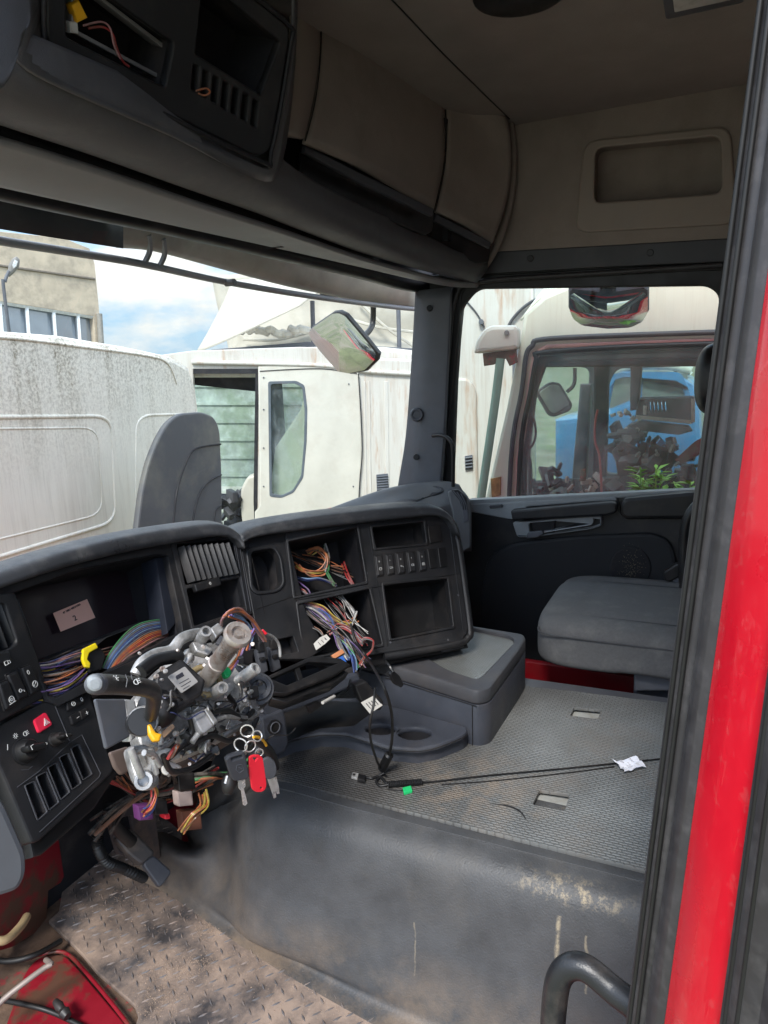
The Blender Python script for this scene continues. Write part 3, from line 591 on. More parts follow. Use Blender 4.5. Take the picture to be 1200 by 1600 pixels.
# ---- driver cluster surround with its deep cavity
cl_o = [(-10, 905), (262, 838), (272, 846), (300, 985), (300, 1002), (90, 1104), (76, 1094)]
cav = [(22, 926), (120, 890), (244, 866), (262, 868), (282, 962), (286, 986), (88, 1090), (75, 1086)]
plate('cluster_surround', m_dash, dash, CL, cl_o, holes=[cav], t=.02, bev=.002)
cv = pocket('cluster_cavity', m_dark, dash, CL, cav, .16, taper=.96)
plate('cavity_panel', mat('burgundy tinted panel', (.020, .012, .016), .4), cv, CL.off(-.135), [(10, 905), (290, 850), (300, 980), (180, 1060), (60, 1100)], t=.006)
NP = CL.off(-.122)
nt_ = plate('paper_note', m_pink, None, NP, [(83, 958), (136, 936), (149, 965), (95, 987)], t=.0008, bev=0); tag(nt_, 'small pinkish paper note with a handwritten 2 inside the empty instrument opening', 'note')
text('handwriting', '2', m_ink, nt_, NP, (117, 966), .016, 6)
text('handwriting', '47 ЭBU 4/8/2/1005', m_ink, nt_, NP, (112, 951), .0058, 6)
plate('cavity_side', mat('navy wall', (.010, .013, .022), .5), cv, CL.off(-.02), [(243, 872), (263, 868), (284, 962), (262, 990)], t=.05, bev=.002)
# ---- left upper panel: vent and rockers
lu_o = [(-70, 940), (14, 926), (24, 926), (79, 1085), (0, 1128), (-70, 1165)]
vh = [(-40, 955), (8, 942), (28, 1003), (18, 1012), (-30, 1030)]
rk = [[(0, 1098), (-16, 1106), (-10, 1121), (6, 1114)], ]
plate('switch_panel_upper', m_dash, dash, LU, lu_o, holes=[vh], t=.02, bev=.003, hr=.008)
pocket('side_vent_duct', m_dark, dash, LU, vh, .05, r=.008)
for k in range(5):
    x = -32+k*13; f = LU.hit(x, 950-k*2.6, -.012); g = LU.hit(x+24, 1020-k*6, -.012); c = (f+g)/2
    R = Matrix((LU.h, LU.v, LU.n)).transposed() @ Matrix.Rotation(RAD(25), 3, 'Y'); box('vent_slat', m_black, dash, c, (.003, (f-g).length, .016), R, .001)
def rocker(pl, quad, parent, name='rocker_switch', th=.012, mt=None, icon=None, bez=True):
    a = [pl.uv(*q) for q in quad]; cx = sum(p[0] for p in a)/4; cy = sum(p[1] for p in a)/4
    if bez:
        platem('switch_bezel', m_black, parent, pl, [(cx+(p[0]-cx)*1.16, cy+(p[1]-cy)*1.10) for p in a], t=.006, bev=.001, r=.002, d=.0025)
    o = platem(name, mt or m_dash, parent, pl, a, t=th, bev=.003, r=.0025, d=th*.6)
    return o, (cx, cy)
def icon(parent, pl, cx, cy, kind, s=.004, d=.0075, mt=None, rot=0):
    """little printed symbols on switches"""
    bm = bmesh.new(); L = []
    ci = lambda r, x=0, y=0, a0=0, a1=360, n=12: [(x+r*math.cos(RAD(a0+(a1-a0)*k/n)), y+r*math.sin(RAD(a0+(a1-a0)*k/n))) for k in range(n+1)]
    if kind == '0': L = [[(p[0]*.65, p[1]*1.1) for p in ci(.8)]]
    elif kind == 'gauge': L = [ci(1), [(0, 0), (.6, .6)], [(-.6, -.3), (-.3, -.1)]]
    elif kind == 'lamp': L = [ci(.7, -.3, 0, 90, 270), [(-.3, .7), (.2, .7)], [(-.3, -.7), (.2, -.7)], [(.2, .7), (.2, -.7)], [(.5, .5), (1.1, .6)], [(.5, 0), (1.1, 0)], [(.5, -.5), (1.1, -.6)]]
    elif kind == 'wheel': L = [ci(1), ci(.4), [(-1.3, -1), (1.3, -1)]]
    elif kind == 'truck': L = [[(-1.1, -.5), (-1.1, .6), (.2, .6), (.2, -.5), (-1.1, -.5)], [(.2, .3), (.9, .3), (1.1, -.1), (1.1, -.5), (.2, -.5)]]
    elif kind == 'sun': L = [ci(.5)]+[[(math.cos(a)*.75, math.sin(a)*.75), (math.cos(a)*1.1, math.sin(a)*1.1)] for a in [k*math.pi/4 for k in range(8)]]
    elif kind == 'plus': L = [[(-.8, 0), (.8, 0)], [(0, -.8), (0, .8)]]
    elif kind == 'minus': L = [[(-.8, 0), (.8, 0)]]
    elif kind == 'tri': L = [[(-1, -.8), (1, -.8), (0, 1), (-1, -.8)], [(-.45, -.45), (.45, -.45), (0, .4), (-.45, -.45)]]
    elif kind == 'P': L = [[(-.4, -1), (-.4, 1), (.2, 1), (.6, .6), (.6, .3), (.2, 0), (-.4, 0)]]
    elif kind == 'L': L = [[(-.6, .9), (.8, .9)], [(-.6, .9), (-.6, -.8)]]
    elif kind == 'fan': L = [ci(.55, .55, .4), ci(.55, -.55, .4), ci(.5, 0, -.6)]
    elif kind == 'key': L = [ci(.5, -.5, .2), [(0, .1), (1, -.4), (.9, -.8)]]
    elif kind == 'I': L = [[(0, -.9), (0, .9)]]
    c, sn = math.cos(RAD(rot)), math.sin(RAD(rot))
    for l in L: tube_bm(bm, [pl.P(cx+s*(x*c-y*sn), cy+s*(x*sn+y*c), d) for x, y in l], s*.10+.00012, 4, 0)
    return bm_obj('symbol', bm, mt or m_mark, parent)
for q, ic in [(((-12, 1022), (10, 1018), (14, 1034), (-8, 1040)), 'truck'), (((-6, 1070), (8, 1064), (22, 1102), (6, 1110)), 'wheel'), (((8, 1056), (22, 1049), (40, 1088), (24, 1096)), 'key'), (((30, 1045), (44, 1040), (60, 1078), (45, 1086)), 'gauge')]:
    o, (cx, cy) = rocker(LU, q, dash); icon(o, LU, cx+(.002), cy-.010, ic, .0055)
    if ic == 'gauge': icon(o, LU, cx-.003, cy+.014, '0', .004)
# ---- left lower panel
ll_o = [(-24, 1146), (0, 1133), (128, 1064), (137, 1068), (178, 1202), (176, 1208), (62, 1314), (50, 1318)]
slots = [[(40, 1228), (54, 1221), (74, 1268), (59, 1281)], [(58, 1214), (73, 1206), (92, 1253), (77, 1265)], [(76, 1200), (89, 1192), (109, 1237), (95, 1249)], [(94, 1184), (107, 1177), (127, 1223), (113, 1233)], [(112, 1170), (124, 1163), (144, 1209), (130, 1218)]]
plate('switch_panel_lower', m_dash, dash, LL, ll_o, holes=slots, t=.03, bev=.004, r=.006, hr=.003)
for s_ in slots:
    pk_ = pocket('blank_slot', m_dark, dash, LL, s_, .022, r=.003, taper=.97)
    plate('slot_lip', m_trimd, pk_, LL, [(x+(x-sum(p[0] for p in s_)/4)*.10, y+(y-sum(p[1] for p in s_)/4)*.05) for x, y in s_], holes=[s_], t=.004, bev=.0012, r=.003, hr=.003, d=.0015)
strokes('panel_groove', m_trimd, dash, LL, [[(83, 1096), (109, 1158)], [(27, 1230), (60, 1206), (109, 1160), (128, 1148), (157, 1208), (155, 1214), (62, 1300)]], .0009, .0004)
hz = [(53, 1125), (72, 1112), (83, 1132), (61, 1146)]
o = plate('hazard_button', mat('hazard red', (.75, .02, .06), .35), dash, LL, hz, t=.008, bev=.002, r=.005, d=.004); a = LL.uv(68, 1129); icon(o, LL, a[0]+.001, a[1], 'tri', .0058, .0048)
def knob(px, r, name, pl, ic=None):
    a = pl.hit(*px, 0); lathe(name, m_black, dash, a, a+pl.n*.03, [(0, r*1.15), (.003, r*1.15), (.004, r), (.018, r*.88), (.021, r*.75)], 24)
    u, v = pl.uv(*px); o = platem('knob_grip', m_black, dash, pl, [(u-r*.95, v-r*.32+r*.35), (u+r*.95, v-r*.32-r*.35), (u+r*.95, v+r*.32-r*.35), (u-r*.95, v+r*.32+r*.35)], t=.02, bev=.004, r=.006, d=.036); return o, u, v
o, u, v = knob((36, 1174), .0185, 'light_switch_knob', LL); icon(o, LL, u-.010, v+.004, 'L', .004, .0365)
o, u, v = knob((84, 1156), .0105, 'dimmer_knob', LL); icon(o, LL, u-.004, v+.002, 'I', .003, .0365)
for q, ic, s in [((24, 1150), 'sun', .0042), ((40, 1146), 'lamp', .0048), ((54, 1177), 'sun', .0048), ((72, 1164), 'P', .004)]:
    u, v = LL.uv(*q); icon(dash, LL, u, v, ic, s, .0006)
strokes('mark', m_mark, dash, LL, [[(12, 1163), (12, 1172)]], .0006, .0006); strokes('mark', m_trimd, dash, LL, [[(34, 1203), (44, 1203), (51, 1197)]], .0006, .0006)
for q, ic in [([(104, 1097), (115, 1091), (119, 1104), (107, 1111)], 'gauge'), ([(116, 1090), (129, 1084), (132, 1098), (120, 1104)], '0'), ([(110, 1119), (123, 1111), (127, 1125), (114, 1133)], 'minus'), ([(125, 1111), (137, 1105), (140, 1118), (128, 1125)], 'plus')]:
    o = plate('control_button', m_black, dash, LL, q, t=.008, bev=.002, r=.003, d=.005); u, v = LL.uv(sum(p[0] for p in q)/4, sum(p[1] for p in q)/4); icon(o, LL, u, v, ic, .0038, .0057)
# underside skirt below the lower panel
plate('lower_skirt', m_black, dash, Pl(LL.o+LL.n*-.035, 4, 23), [(46, 1310), (62, 1312), (178, 1204), (188, 1202), (150, 1262), (66, 1336), (52, 1340)], t=.03, bev=.005)
# ---- C1: slatted centre vent over an empty slot
c1_o = [(264, 838), (372, 832), (396, 958), (372, 968), (304, 1000), (300, 984)]
h1 = [(276, 852), (356, 844), (368, 900), (366, 906), (300, 925), (294, 920)]; h2 = [(294, 930), (362, 908), (370, 960), (368, 968), (300, 982), (298, 975)]
h1 = [(276, 850), (364, 843), (372, 898), (290, 914)]; h2 = [(292, 920), (374, 902), (384, 950), (304, 978)]
plate('vent_bezel', m_dash, dash, C1, c1_o, holes=[h1, h2], t=.02, bev=.002, hr=.004)
vd = pocket('vent_duct', m_dark, dash, C1, h1, .06, r=.004); pocket('empty_slot', m_dark, dash, C1, h2, .09, r=.004)
for k in range(9):
    t = (k+.5)/9.; a = C1.hit(279+82*t, 853-6*t, .002); b = C1.hit(294+74*t, 912-13*t, .002)
    R = Matrix((C1.h, C1.v, C1.n)).transposed() @ Matrix.Rotation(RAD(38), 3, 'Y'); box('vent_slat', m_dash, dash, (a+b)/2, (.0042, (a-b).length*.96, .020), R, .0015)
o = plate('vent_control', m_black, dash, C1, [(303, 912), (343, 900), (347, 914), (307, 925)], t=.016, bev=.003, r=.003, d=.010); u, v = C1.uv(325, 913); icon(o, C1, u, v, '0', .0035, .0106)
for px_ in (372, 378): strokes('panel_edge', m_trimd, dash, C1, [[(px_-4, 850), (px_+14, 955)]], .0012, .001)
tube('duct_ring', m_trimd, dash, [C1.P(C1.uv(322, 990)[0]+.030*math.cos(a_), C1.uv(322, 990)[1]+.017*math.sin(a_), -.03) for a_ in [k*math.pi/6 for k in range(12)]], .003, 6, 3, closed=True)
# ---- C2: column with an oval opening
c2_o = [(372, 832), (446, 824), (478, 956), (510, 1012), (480, 1030), (410, 1030), (396, 962)]
oh_ = [(392, 862), (428, 856), (437, 872), (442, 910), (434, 920), (404, 924), (396, 915)]
sl = [(430, 1000), (458, 994), (466, 1018), (438, 1024)]
plate('centre_column', m_dash, dash, C2, c2_o, holes=[oh_, sl], t=.03, bev=.002, hr=[.012, .003]); pocket('oval_opening', m_dark, dash, C2, oh_, .08, r=.012); pocket('small_slot', m_dark, dash, C2, sl, .04)
strokes('panel_groove', m_black, dash, C2, [[(400, 952), (464, 930)], [(388, 850), (414, 960)]], .0010, .0005)
plate('opening_rim', m_dash, dash, C2, [(384, 856), (430, 850), (441, 868), (447, 912), (436, 925), (402, 930), (391, 920)], holes=[oh_], t=.008, bev=.003, r=.014, hr=.012, d=.005)
# ---- C3: big centre panel
c3_o = [(444, 826), (560, 802), (640, 795), (680, 796), (702, 810), (714, 850), (732, 984), (722, 1002), (512, 1034), (474, 1034)]
H1 = [(451, 846), (558, 824), (572, 908), (462, 932)]; H2 = [(466, 944), (577, 920), (597, 1006), (478, 1028)]
H3 = [(582, 824), (662, 815), (666, 848), (588, 856)]; H4 = [(600, 914), (699, 904), (708, 978), (612, 998)]
plate('centre_panel', m_dash, dash, C3, c3_o, holes=[H1, H2, H3, H4], t=.022, bev=.003, hr=.004)
for nm, H, dp in (('radio_opening', H1, .16), ('radio_opening', H2, .15), ('storage_bin', H3, .07), ('storage_bin', H4, .10)): pocket(nm, m_dark if dp > .12 else m_black, dash, C3, H, dp, r=.004, taper=.93)
for H in (H1, H2, H3, H4):
    cx = sum(p[0] for p in H)/4; cy = sum(p[1] for p in H)/4
    plate('opening_rim', m_dash, dash, C3, [(x+(4 if x > cx else -4), y+(4 if y > cy else -4)) for x, y in H], holes=[H], t=.006, bev=.0018, hr=.004, r=.006, d=.004)
for k, ic in enumerate(['gauge', 'truck', 'key', 'lamp', 'wheel']):
    x, y = 592+k*16.7, 884.5-k*2.0; q = [(x-7, y-15), (x+4, y-16.5), (x+7, y+14), (x-3, y+16)]
    o, (cx, cy) = rocker(C3, q, dash, th=.010); icon(o, C3, cx, cy-.009, ic, .0036, .0066); icon(o, C3, cx, cy+.010, 'I' if k % 2 else '0', .0022, .0066)
for x, y in ((675, 874), (691, 872)): plate('blank_plate', m_black, dash, C3, [(x-7, y-16), (x+5, y-17), (x+9, y+13), (x-3, y+15)], t=.006, bev=.0015, r=.002, d=.003)
plate('blank_plate', m_black, dash, C3, [(668, 822), (688, 820), (692, 846), (672, 849)], t=.005, bev=.0015, r=.002, d=.003)
strokes('panel_groove', m_black, dash, C3, [[(576, 826), (606, 1010)], [(460, 938), (718, 896)], [(704, 830), (724, 985)]], .0011, .0006)
for q in [(573, 896), (716, 930), (700, 1000), (610, 1004)]: a = C3.hit(*q, 0); cyl('screw', m_trimd, dash, a, a+C3.n*.002, .003, 10)
tube('panel_frame', m_dash, dash, [C3.hit(x, y, -.008) for x, y in [(686, 803), (706, 816), (716, 850), (726, 920), (734, 984), (731, 996), (718, 1004), (660, 1016), (600, 1026)]], .010, 10)
plate('panel_underframe', m_black, dash, C3.off(-.03), [(476, 1024), (596, 1006), (728, 994), (733, 1012), (600, 1040), (520, 1050)], t=.06, bev=.006)
for x in (640, 690): plate('latch', m_trimd, dash, C3.off(-.02), [(x, 1010), (x+34, 1003), (x+36, 1011), (x+3, 1019)], t=.02, bev=.003)
# ---- hoods
def fpl(x):
    for lim, P in ((60, CL), (270, CL), (378, C1), (452, C2)):
        if x < lim: return P
    return C3
def hood(name, crest, lift, lip, back, parent=dash, lipd=.03):
    top = []; c = []; b = []; e = []; f = []
    for i, (x, y) in enumerate(crest):
        P = fpl(x); q = P.hit(x, y, lipd); n = Vector((P.n.x, P.n.y, 0)).normalized()
        L = lift[i] if isinstance(lift, list) else lift; ll = lip[i] if isinstance(lip, list) else lip
        s = scl(q)
        top.append(q-n*(back+.12)+Vector((0, 0, -.06))); e.append(q-n*back+Vector((0, 0, -.004)))
        c.append(q+Vector((0, 0, .002))-n*.012); b.append(q+Vector((0, 0, -.012))+n*.006); f.append(q+Vector((0, 0, -ll*s*.8))+n*.001)
        c[-1] = q+Vector((0, 0, 0))-n*.008
    g = [p+Vector((0, 0, -.004))-Vector((fpl(x).n.x, fpl(x).n.y, 0))*.045 for p, (x, y) in zip(f, crest)]
    return loft(name, m_soft, parent, [top, e, c, b, f, g], n=5, m_=3, t=.003, smooth=180)
cr1 = [(-90, 924), (0, 896), (100, 863), (200, 838), (290, 824), (340, 820), (366, 829), (380, 846)]
hood('instrument_hood', cr1, 12, [25, 25, 26, 27, 24, 20, 16, 14], .07)
cr2 = [(374, 838), (400, 824), (470, 811), (560, 800), (640, 793), (676, 793), (700, 803), (716, 830)]
hood('centre_hood', cr2, 12, [12, 16, 20, 20, 18, 14, 10, 8], .09)
# dark top deck from the hoods to the windscreen
mesh_from('dash_deck', [(-.92, .95, .70), (-.4, 1.10, .73), (.2, 1.08, .70), (.6, .95, .66), (1.12, .9, .64), (1.12, 1.3, .64), (.6, 1.42, .64), (-.1, 1.45, .66), (-.92, 1.38, .68)], [tuple(range(9))], m_soft, dash)
box('dash_core', m_dark, dash, (-.1, 1.29, .50), (1.9, .03, .44), bev=0)
box('dash_core_side', m_dark, dash, (.87, 1.10, .46), (.5, .3, .42), bev=.02)
# ---- passenger side top with tray and end vent
T = .775; tp_ = HP(T)
po = [(470, 806), (540, 790), (600, 768), (650, 760), (692, 756), (716, 762), (731, 776), (738, 792), (736, 812), (560, 860)]
tr = [(552, 792), (604, 772), (650, 764), (676, 764), (684, 771), (660, 784), (600, 796)]
def atx(L): return [at(x, y, X=X) for x, y, X in L]
pdb = atx([(500, 806, .60), (540, 789, .80), (600, 768, .98), (650, 759, 1.07), (692, 756, 1.08), (714, 761, 1.085)])
pdm = atx([(500, 812, .58), (560, 794, .78), (610, 779, .93), (660, 768, 1.03), (700, 766, 1.06), (724, 768, 1.07)])
pdf = atx([(500, 826, .56), (560, 818, .70), (620, 806, .84), (676, 792, .96), (712, 782, 1.03), (733, 780, 1.05)])
pdl = [p+Vector((-.01, -.012, -.035)) for p in pdf]
pdz = [p+Vector((-.02, -.014, -.19)) for p in pdf]
m_pd = mat('passenger dash plastic', (.13, .135, .14), .48, bump=.5, bs=800, dirt=DUST, da=.25, ds=8)
loft('passenger_dash', m_pd, dash, [[p+Vector((.0, .03, -.15)) for p in pdb], pdb, pdm, pdf, pdl, pdz], t=.004, smooth=180, n=5)
tube('tray_rim', m_soft, dash, [p+Vector((0, 0, .004)) for p in atx([(548, 793, .80), (604, 773, .97), (650, 764, 1.05), (682, 763, 1.06), (690, 770, 1.04), (664, 780, .99), (612, 794, .86)])], .005, 8, 4, closed=True)
mesh_from('tray_floor', [p+Vector((0, 0, .0035)) for p in atx([(552, 793, .80), (604, 774, .97), (650, 765, 1.05), (680, 764, 1.06), (686, 770, 1.04), (662, 779, .99), (612, 792, .86)])], [tuple(range(7))], m_soft, dash)
ev = Pl(at(727, 800, X=1.02), -68, 8)
plate('end_cap', m_pd, dash, ev.off(.012), [(700, 768), (716, 764), (730, 774), (735, 800), (736, 856), (716, 866), (712, 830)], t=.05, bev=.006, r=.01)
plate('end_vent', m_black, dash, ev.off(.016), [(705, 766), (716, 765), (729, 778), (731, 798), (724, 800), (718, 782)], t=.01, bev=.002)
for k in range(3): tube('vent_slat', m_trim, dash, [ev.hit(708+k*6, 767+k*2, .02), ev.hit(720+k*4, 782+k*3, .02), ev.hit(723+k*3, 797, .02)], .0022, 6)
o = plate('vent_wheel', m_trim, dash, ev.off(.02), [(722, 797), (731, 796), (733, 814), (724, 817)], t=.012, bev=.003, r=.004)
# ---- lower console: rail, recess, shelf with cup holders
con = thing('centre_console', 'blue grey lower console shelf with two cup holders beside the tunnel mat', 'console', at(600, 1160, Z=ZT))
ZS = .405; hs = HP(ZS)
so_ = [(400, 1186), (424, 1168), (460, 1153), (500, 1145), (540, 1146), (572, 1155), (604, 1166), (652, 1170), (684, 1164), (722, 1149), (730, 1143), (728, 1135), (640, 1110), (560, 1090), (440, 1090), (380, 1130)]
cup1 = [(596+24*math.cos(a)-(1 if a else 0), 1139+9*math.sin(a)) for a in [k*math.pi/8 for k in range(16)]]
cup2 = [(648+26*math.cos(a), 1146+10*math.sin(a)) for a in [k*math.pi/8 for k in range(16)]]
plate('shelf', m_blue, con, hs, so_, holes=[cup1, cup2], t=.014, bev=.005, r=0)
plate('shelf_wall', m_blue, con, HP(ZS-.012), [(x, y+1) for x, y in so_], holes=[cup1, cup2], t=.062, bev=.002)
for c in (cup1, cup2): pocket('cup_holder', m_dark, con, hs, c, .045, taper=.92)
tube('shelf_groove', m_black, con, [hs.hit(x, y+4, .0) for x, y in so_[1:11]], .0012, 5, 3)
plate('shelf_liner', m_black, con, HP(ZS+.001), [(440, 1160), (500, 1138), (552, 1134), (600, 1100), (440, 1090)], t=.002, bev=.0005)
bkp = Pl(at(520, 1090, Y=.98), -20, 8)
plate('recess_back', m_blue, con, bkp, [(400, 1060), (640, 1020), (640, 1150), (400, 1200)], t=.01)
rl = Pl(at(480, 1090, Y=.80), -24, 10)
plate('console_rail', m_blue, con, rl, [(402, 1100), (480, 1075), (560, 1050), (566, 1066), (500, 1096), (420, 1124)], t=.05, bev=.006, r=.01)
plate('socket_panel', m_blue, con, rl, [(408, 1122), (444, 1106), (452, 1160), (446, 1176), (424, 1182), (414, 1180)], t=.03, bev=.005, r=.008, d=.004)
a = rl.hit(428, 1136, .005); lathe('power_socket', m_black, con, a, a+rl.n*.01, [(0, .016), (.004, .016), (.005, .012), (.003, .011)], 20); tube('socket_ring', m_trim, con, [a+rl.n*.006+(rl.h*math.cos(t)+rl.v*math.sin(t))*.0115 for t in [k*math.pi/8 for k in range(16)]], .0014, 6, 0, closed=True)
# ---- storage box on the tunnel
sbx = thing('storage_box', 'blue grey storage box with a ribbed lid standing on the tunnel mat', 'storage box', at(740, 1160, Z=ZT))
bo = [(560, 1026), (600, 1036), (744, 1080), (765, 1076), (812, 1014), (822, 998), (818, 990), (730, 976), (640, 960)]
bo_r = [0, 0, .03, .03, .05, .04, .02, 0, 0]
hz_ = HP(.5); hb_ = HP(.462)
lid_uv = [hz_.uv(*q) for q in bo]
platem('box_body', m_blue, sbx, hb_, rpoly(lid_uv, bo_r, 6), t=.112, bev=.003)
tr_o = [(640, 1010), (700, 1046), (744, 1060), (752, 1056), (804, 1002), (800, 994), (735, 980), (660, 985)]
tr_uv = [hz_.uv(*q) for q in tr_o]
lidp = [rpoly([(cx*1.0, cy) for cx, cy in lid_uv], bo_r, 6), rpoly(tr_uv, [0, .02, .02, .02, .02, .02, .02, 0], 5)]
me = curve_mesh(lidp, .036, .006, hz_.mat(0), 'box_lid'); finish(me, 40); lid = link('box_lid', me, m_trimd, sbx)
platem('lid_tray', m_tray, lid, HP(.490), [(x, y) for x, y in rpoly([hz_.uv(*q) for q in [(630, 1006), (700, 1050), (746, 1066), (812, 998), (806, 988), (730, 974), (650, 980)]], .01)], t=.01, bev=.001)
tube('box_seam', m_black, sbx, [HP(.4635).hit(x, y, .0005) for x, y in []] or [Vector((*hz_.uv(601, 1037), .4625))+Vector((-.001, -.001, 0)), Vector((*hz_.uv(744, 1080), .4625))+Vector((-.001, -.001, 0))], .0012, 5, 0)
a = Vector((*hz_.uv(737, 1078), 0)); tube('box_seam', m_black, sbx, [Vector((a.x-.001, a.y-.001, .461)), Vector((a.x-.001, a.y-.001, .351))], .0012, 5, 0)
# drawer frame that hangs open, loose connectors beside it
dr = thing('drawer_frame', 'empty black drawer frame hanging open between steering column and centre wires', 'drawer frame', at(480, 1070, Y=.74))
df = Pl(at(480, 1060, Y=.72), -30, 52)
plate('frame', m_black, dr, df, [(404, 1062), (488, 1024), (532, 1028), (548, 1038), (520, 1056), (446, 1084), (424, 1082)], holes=[[(424, 1060), (482, 1034), (526, 1036), (448, 1070)]], t=.014, bev=.003)
plate('frame_wall', m_black, dr, df.off(-.018), [(424, 1068), (450, 1078), (530, 1044), (545, 1050), (520, 1070), (446, 1098), (424, 1092)], t=.03, bev=.003)
plate('divider', m_black, dr, df.off(-.006), [(460, 1044), (468, 1041), (474, 1060), (466, 1063)], t=.012, bev=.002)
for i, (x, y) in enumerate([(408, 1030), (428, 1026)]):
    c_ = thing('cable_connector', ('dark grey plug socket standing left of its twin right of the steering shaft', 'dark grey plug socket standing right of its twin beside the empty drawer frame')[i], 'connector', at(x, y, Y=.8))
    pc = Pl(at(x, y, Y=.80), -30, 15)
    plate('body', m_trimd, c_, pc, [(x-7, y-14), (x+5, y-17), (x+12, y+18), (x, y+24)], t=.02, bev=.003); plate('cap', m_black, c_, pc, [(x-5, y-26), (x+5, y-28), (x+7, y-12), (x-4, y-10)], t=.014, bev=.003, d=.004)
    plate('ridge', m_black, c_, pc, [(x-2, y-2), (x+6, y-4), (x+8, y+2), (x, y+4)], t=.008, bev=.002, d=.006)
# ================================================================== OVERHEAD CONSOLE
ov = thing('overhead_console', 'grey and beige overhead console with lockers and an empty radio bay above the windscreen', 'overhead console', at(400, 380, Y=1.1))
def rowp(L): return [at(x, y, Y=Y) for x, y, Y in L]
# lower tray underside, light grey
e0 = [(-160, 246, 1.20), (0, 284, 1.18), (150, 318, 1.17), (300, 352, 1.15), (450, 386, 1.11), (570, 414, 1.05), (650, 433, .97), (705, 443, .86), (745, 444, .79)]
e1 = [(-160, 168, 1.04), (0, 212, 1.03), (150, 259, 1.02), (300, 311, 1.00), (450, 360, .97), (570, 402, .93), (650, 424, .89), (705, 437, .83), (745, 440, .79)]
loft('lower_tray', m_over, ov, [rowp(e0), [(a*.5+b*.5)+Vector((0, 0, -.006)) for a, b in zip(rowp(e0), rowp(e1))], rowp(e1)], t=.01, off=1)
tube('tray_seam', m_black, ov, [p+Vector((0, -.004, .0)) for p in rowp([(x, y-6, Y-.015) for x, y, Y in e0])], .0014, 5)
tube('tray_seam', m_black, ov, rowp([(415, 388, 1.085), (455, 384, 1.06), (485, 376, 1.02), (500, 369, .985)]), .0016, 5)
# shadow gap and main fascia (rounded nose)
g1 = [(-160, 138, 1.03), (0, 190, 1.02), (150, 240, 1.01), (300, 294, .99), (450, 347, .96), (500, 366, .95), (560, 387, .93), (620, 405, .90)]
loft('shelf_slot', m_black, ov, [[p+Vector((0, .06, .0)) for p in rowp([(x, y+8, Y) for x, y, Y in g1])], [p+Vector((0, .06, .035)) for p in rowp(g1)]], t=.004)
f0 = [(-160, 136, 1.02), (0, 189, 1.01), (150, 239, 1.0), (300, 293, .98), (400, 328, .965), (470, 356, .955), (560, 390, .93), (640, 414, .89), (700, 430, .84), (742, 440, .79)]
f1 = [(-160, 96, .95), (0, 152, .94), (150, 205, .93), (300, 262, .92), (400, 300, .91), (470, 334, .90), (560, 372, .88), (640, 399, .85), (700, 417, .80), (752, 430, .755)]
f2 = [(-160, 40, .91), (0, 95, .90), (150, 152, .89), (300, 216, .88), (400, 262, .875), (470, 302, .87), (560, 348, .855), (650, 382, .825), (710, 402, .785), (760, 418, .735)]
f3 = [(-160, -20, .90), (0, 30, .89), (150, 92, .88), (300, 160, .87), (400, 205, .865), (470, 266, .86), (560, 316, .845), (664, 364, .815), (716, 392, .775), (766, 408, .72)]
m_overd = mat('overhead dark grey', (.085, .083, .088), .5, bump=.6, bs=600, dirt=(.3, .28, .26), da=.1, ds=20)
loft('nose', m_overd, ov, [[p+Vector((0, .012, .03)) for p in rowp(f0)], rowp(f0), rowp(f1), rowp(f2), [p+Vector((0, .015, .0)) for p in rowp(f3)]], t=.006, off=1, smooth=180, n=5)
# radio bay panel
RB = Pl(at(270, 130, Y=.86), -13, -22)
rb_o = [(72, -60), (72, 60), (96, 92), (400, 246), (424, 236), (452, 72), (452, 40), (300, -80)]
b1 = [(104, -20), (104, 58), (258, 136), (270, 76), (270, 66), (150, -20)]; b2 = [(316, -10), (306, 84), (408, 148), (438, 66), (350, -8)]
vs_ = []
for k in range(7):
    x = 307+k*15.5; y = 102+k*9.2; vs_.append([(x-4, y-3), (x+5, y+2), (x+1, y+42), (x-8, y+37)])
plate('radio_bay', m_dash, ov, RB, rb_o, holes=[b1, b2]+vs_, t=.02, bev=.004, r=.02, hr=[.006, .004]+[.003]*7)
tube('bay_rim', m_dark, ov, [RB.hit(x, y, .002) for x, y in [(70, -60), (70, 60), (96, 94), (400, 248), (424, 238), (454, 72), (452, 40), (380, -20)]], .004, 8, 5)
pocket('radio_slot', m_dark, ov, RB, b1, .12, r=.006); pocket('radio_slot', m_dark, ov, RB, b2, .12, r=.004)
for v_ in vs_: pocket('card_slot', m_dark, ov, RB, v_, .02, r=.003)
plate('radio_cage', mat('galvanised cage', (.30, .30, .31), .45, metal=.6), ov, RB.off(-.03), [(112, -10), (112, 50), (258, 128), (266, 76), (150, -12)], holes=[[(120, -6), (118, 46), (252, 118), (258, 78), (150, -6)]], t=.03, bev=.001, r=.006)
tube('wire', wire_mat('red'), ov, [RB.hit(x, y, -.03) for x, y in [(138, 44), (160, 42), (175, 52), (182, 74), (192, 96), (202, 104)]], .0018, 6); tube('wire', wire_mat('pink'), ov, [RB.hit(x, y, -.025) for x, y in [(130, 40), (158, 34), (172, 44), (178, 70), (188, 92)]], .0015, 6)
tube('wire', wire_mat('orange'), ov, [RB.hit(x, y, .002) for x, y in [(306, 142), (322, 138), (328, 144), (320, 149), (310, 146)]], .0015, 6)
plate('plug', m_org, ov, RB.off(-.02), [(112, 8), (124, 0), (138, 28), (122, 36)], t=.02, bev=.003); plate('plug', m_white, ov, RB.off(-.025), [(108, 34), (122, 34), (124, 54), (110, 52)], t=.02, bev=.003)
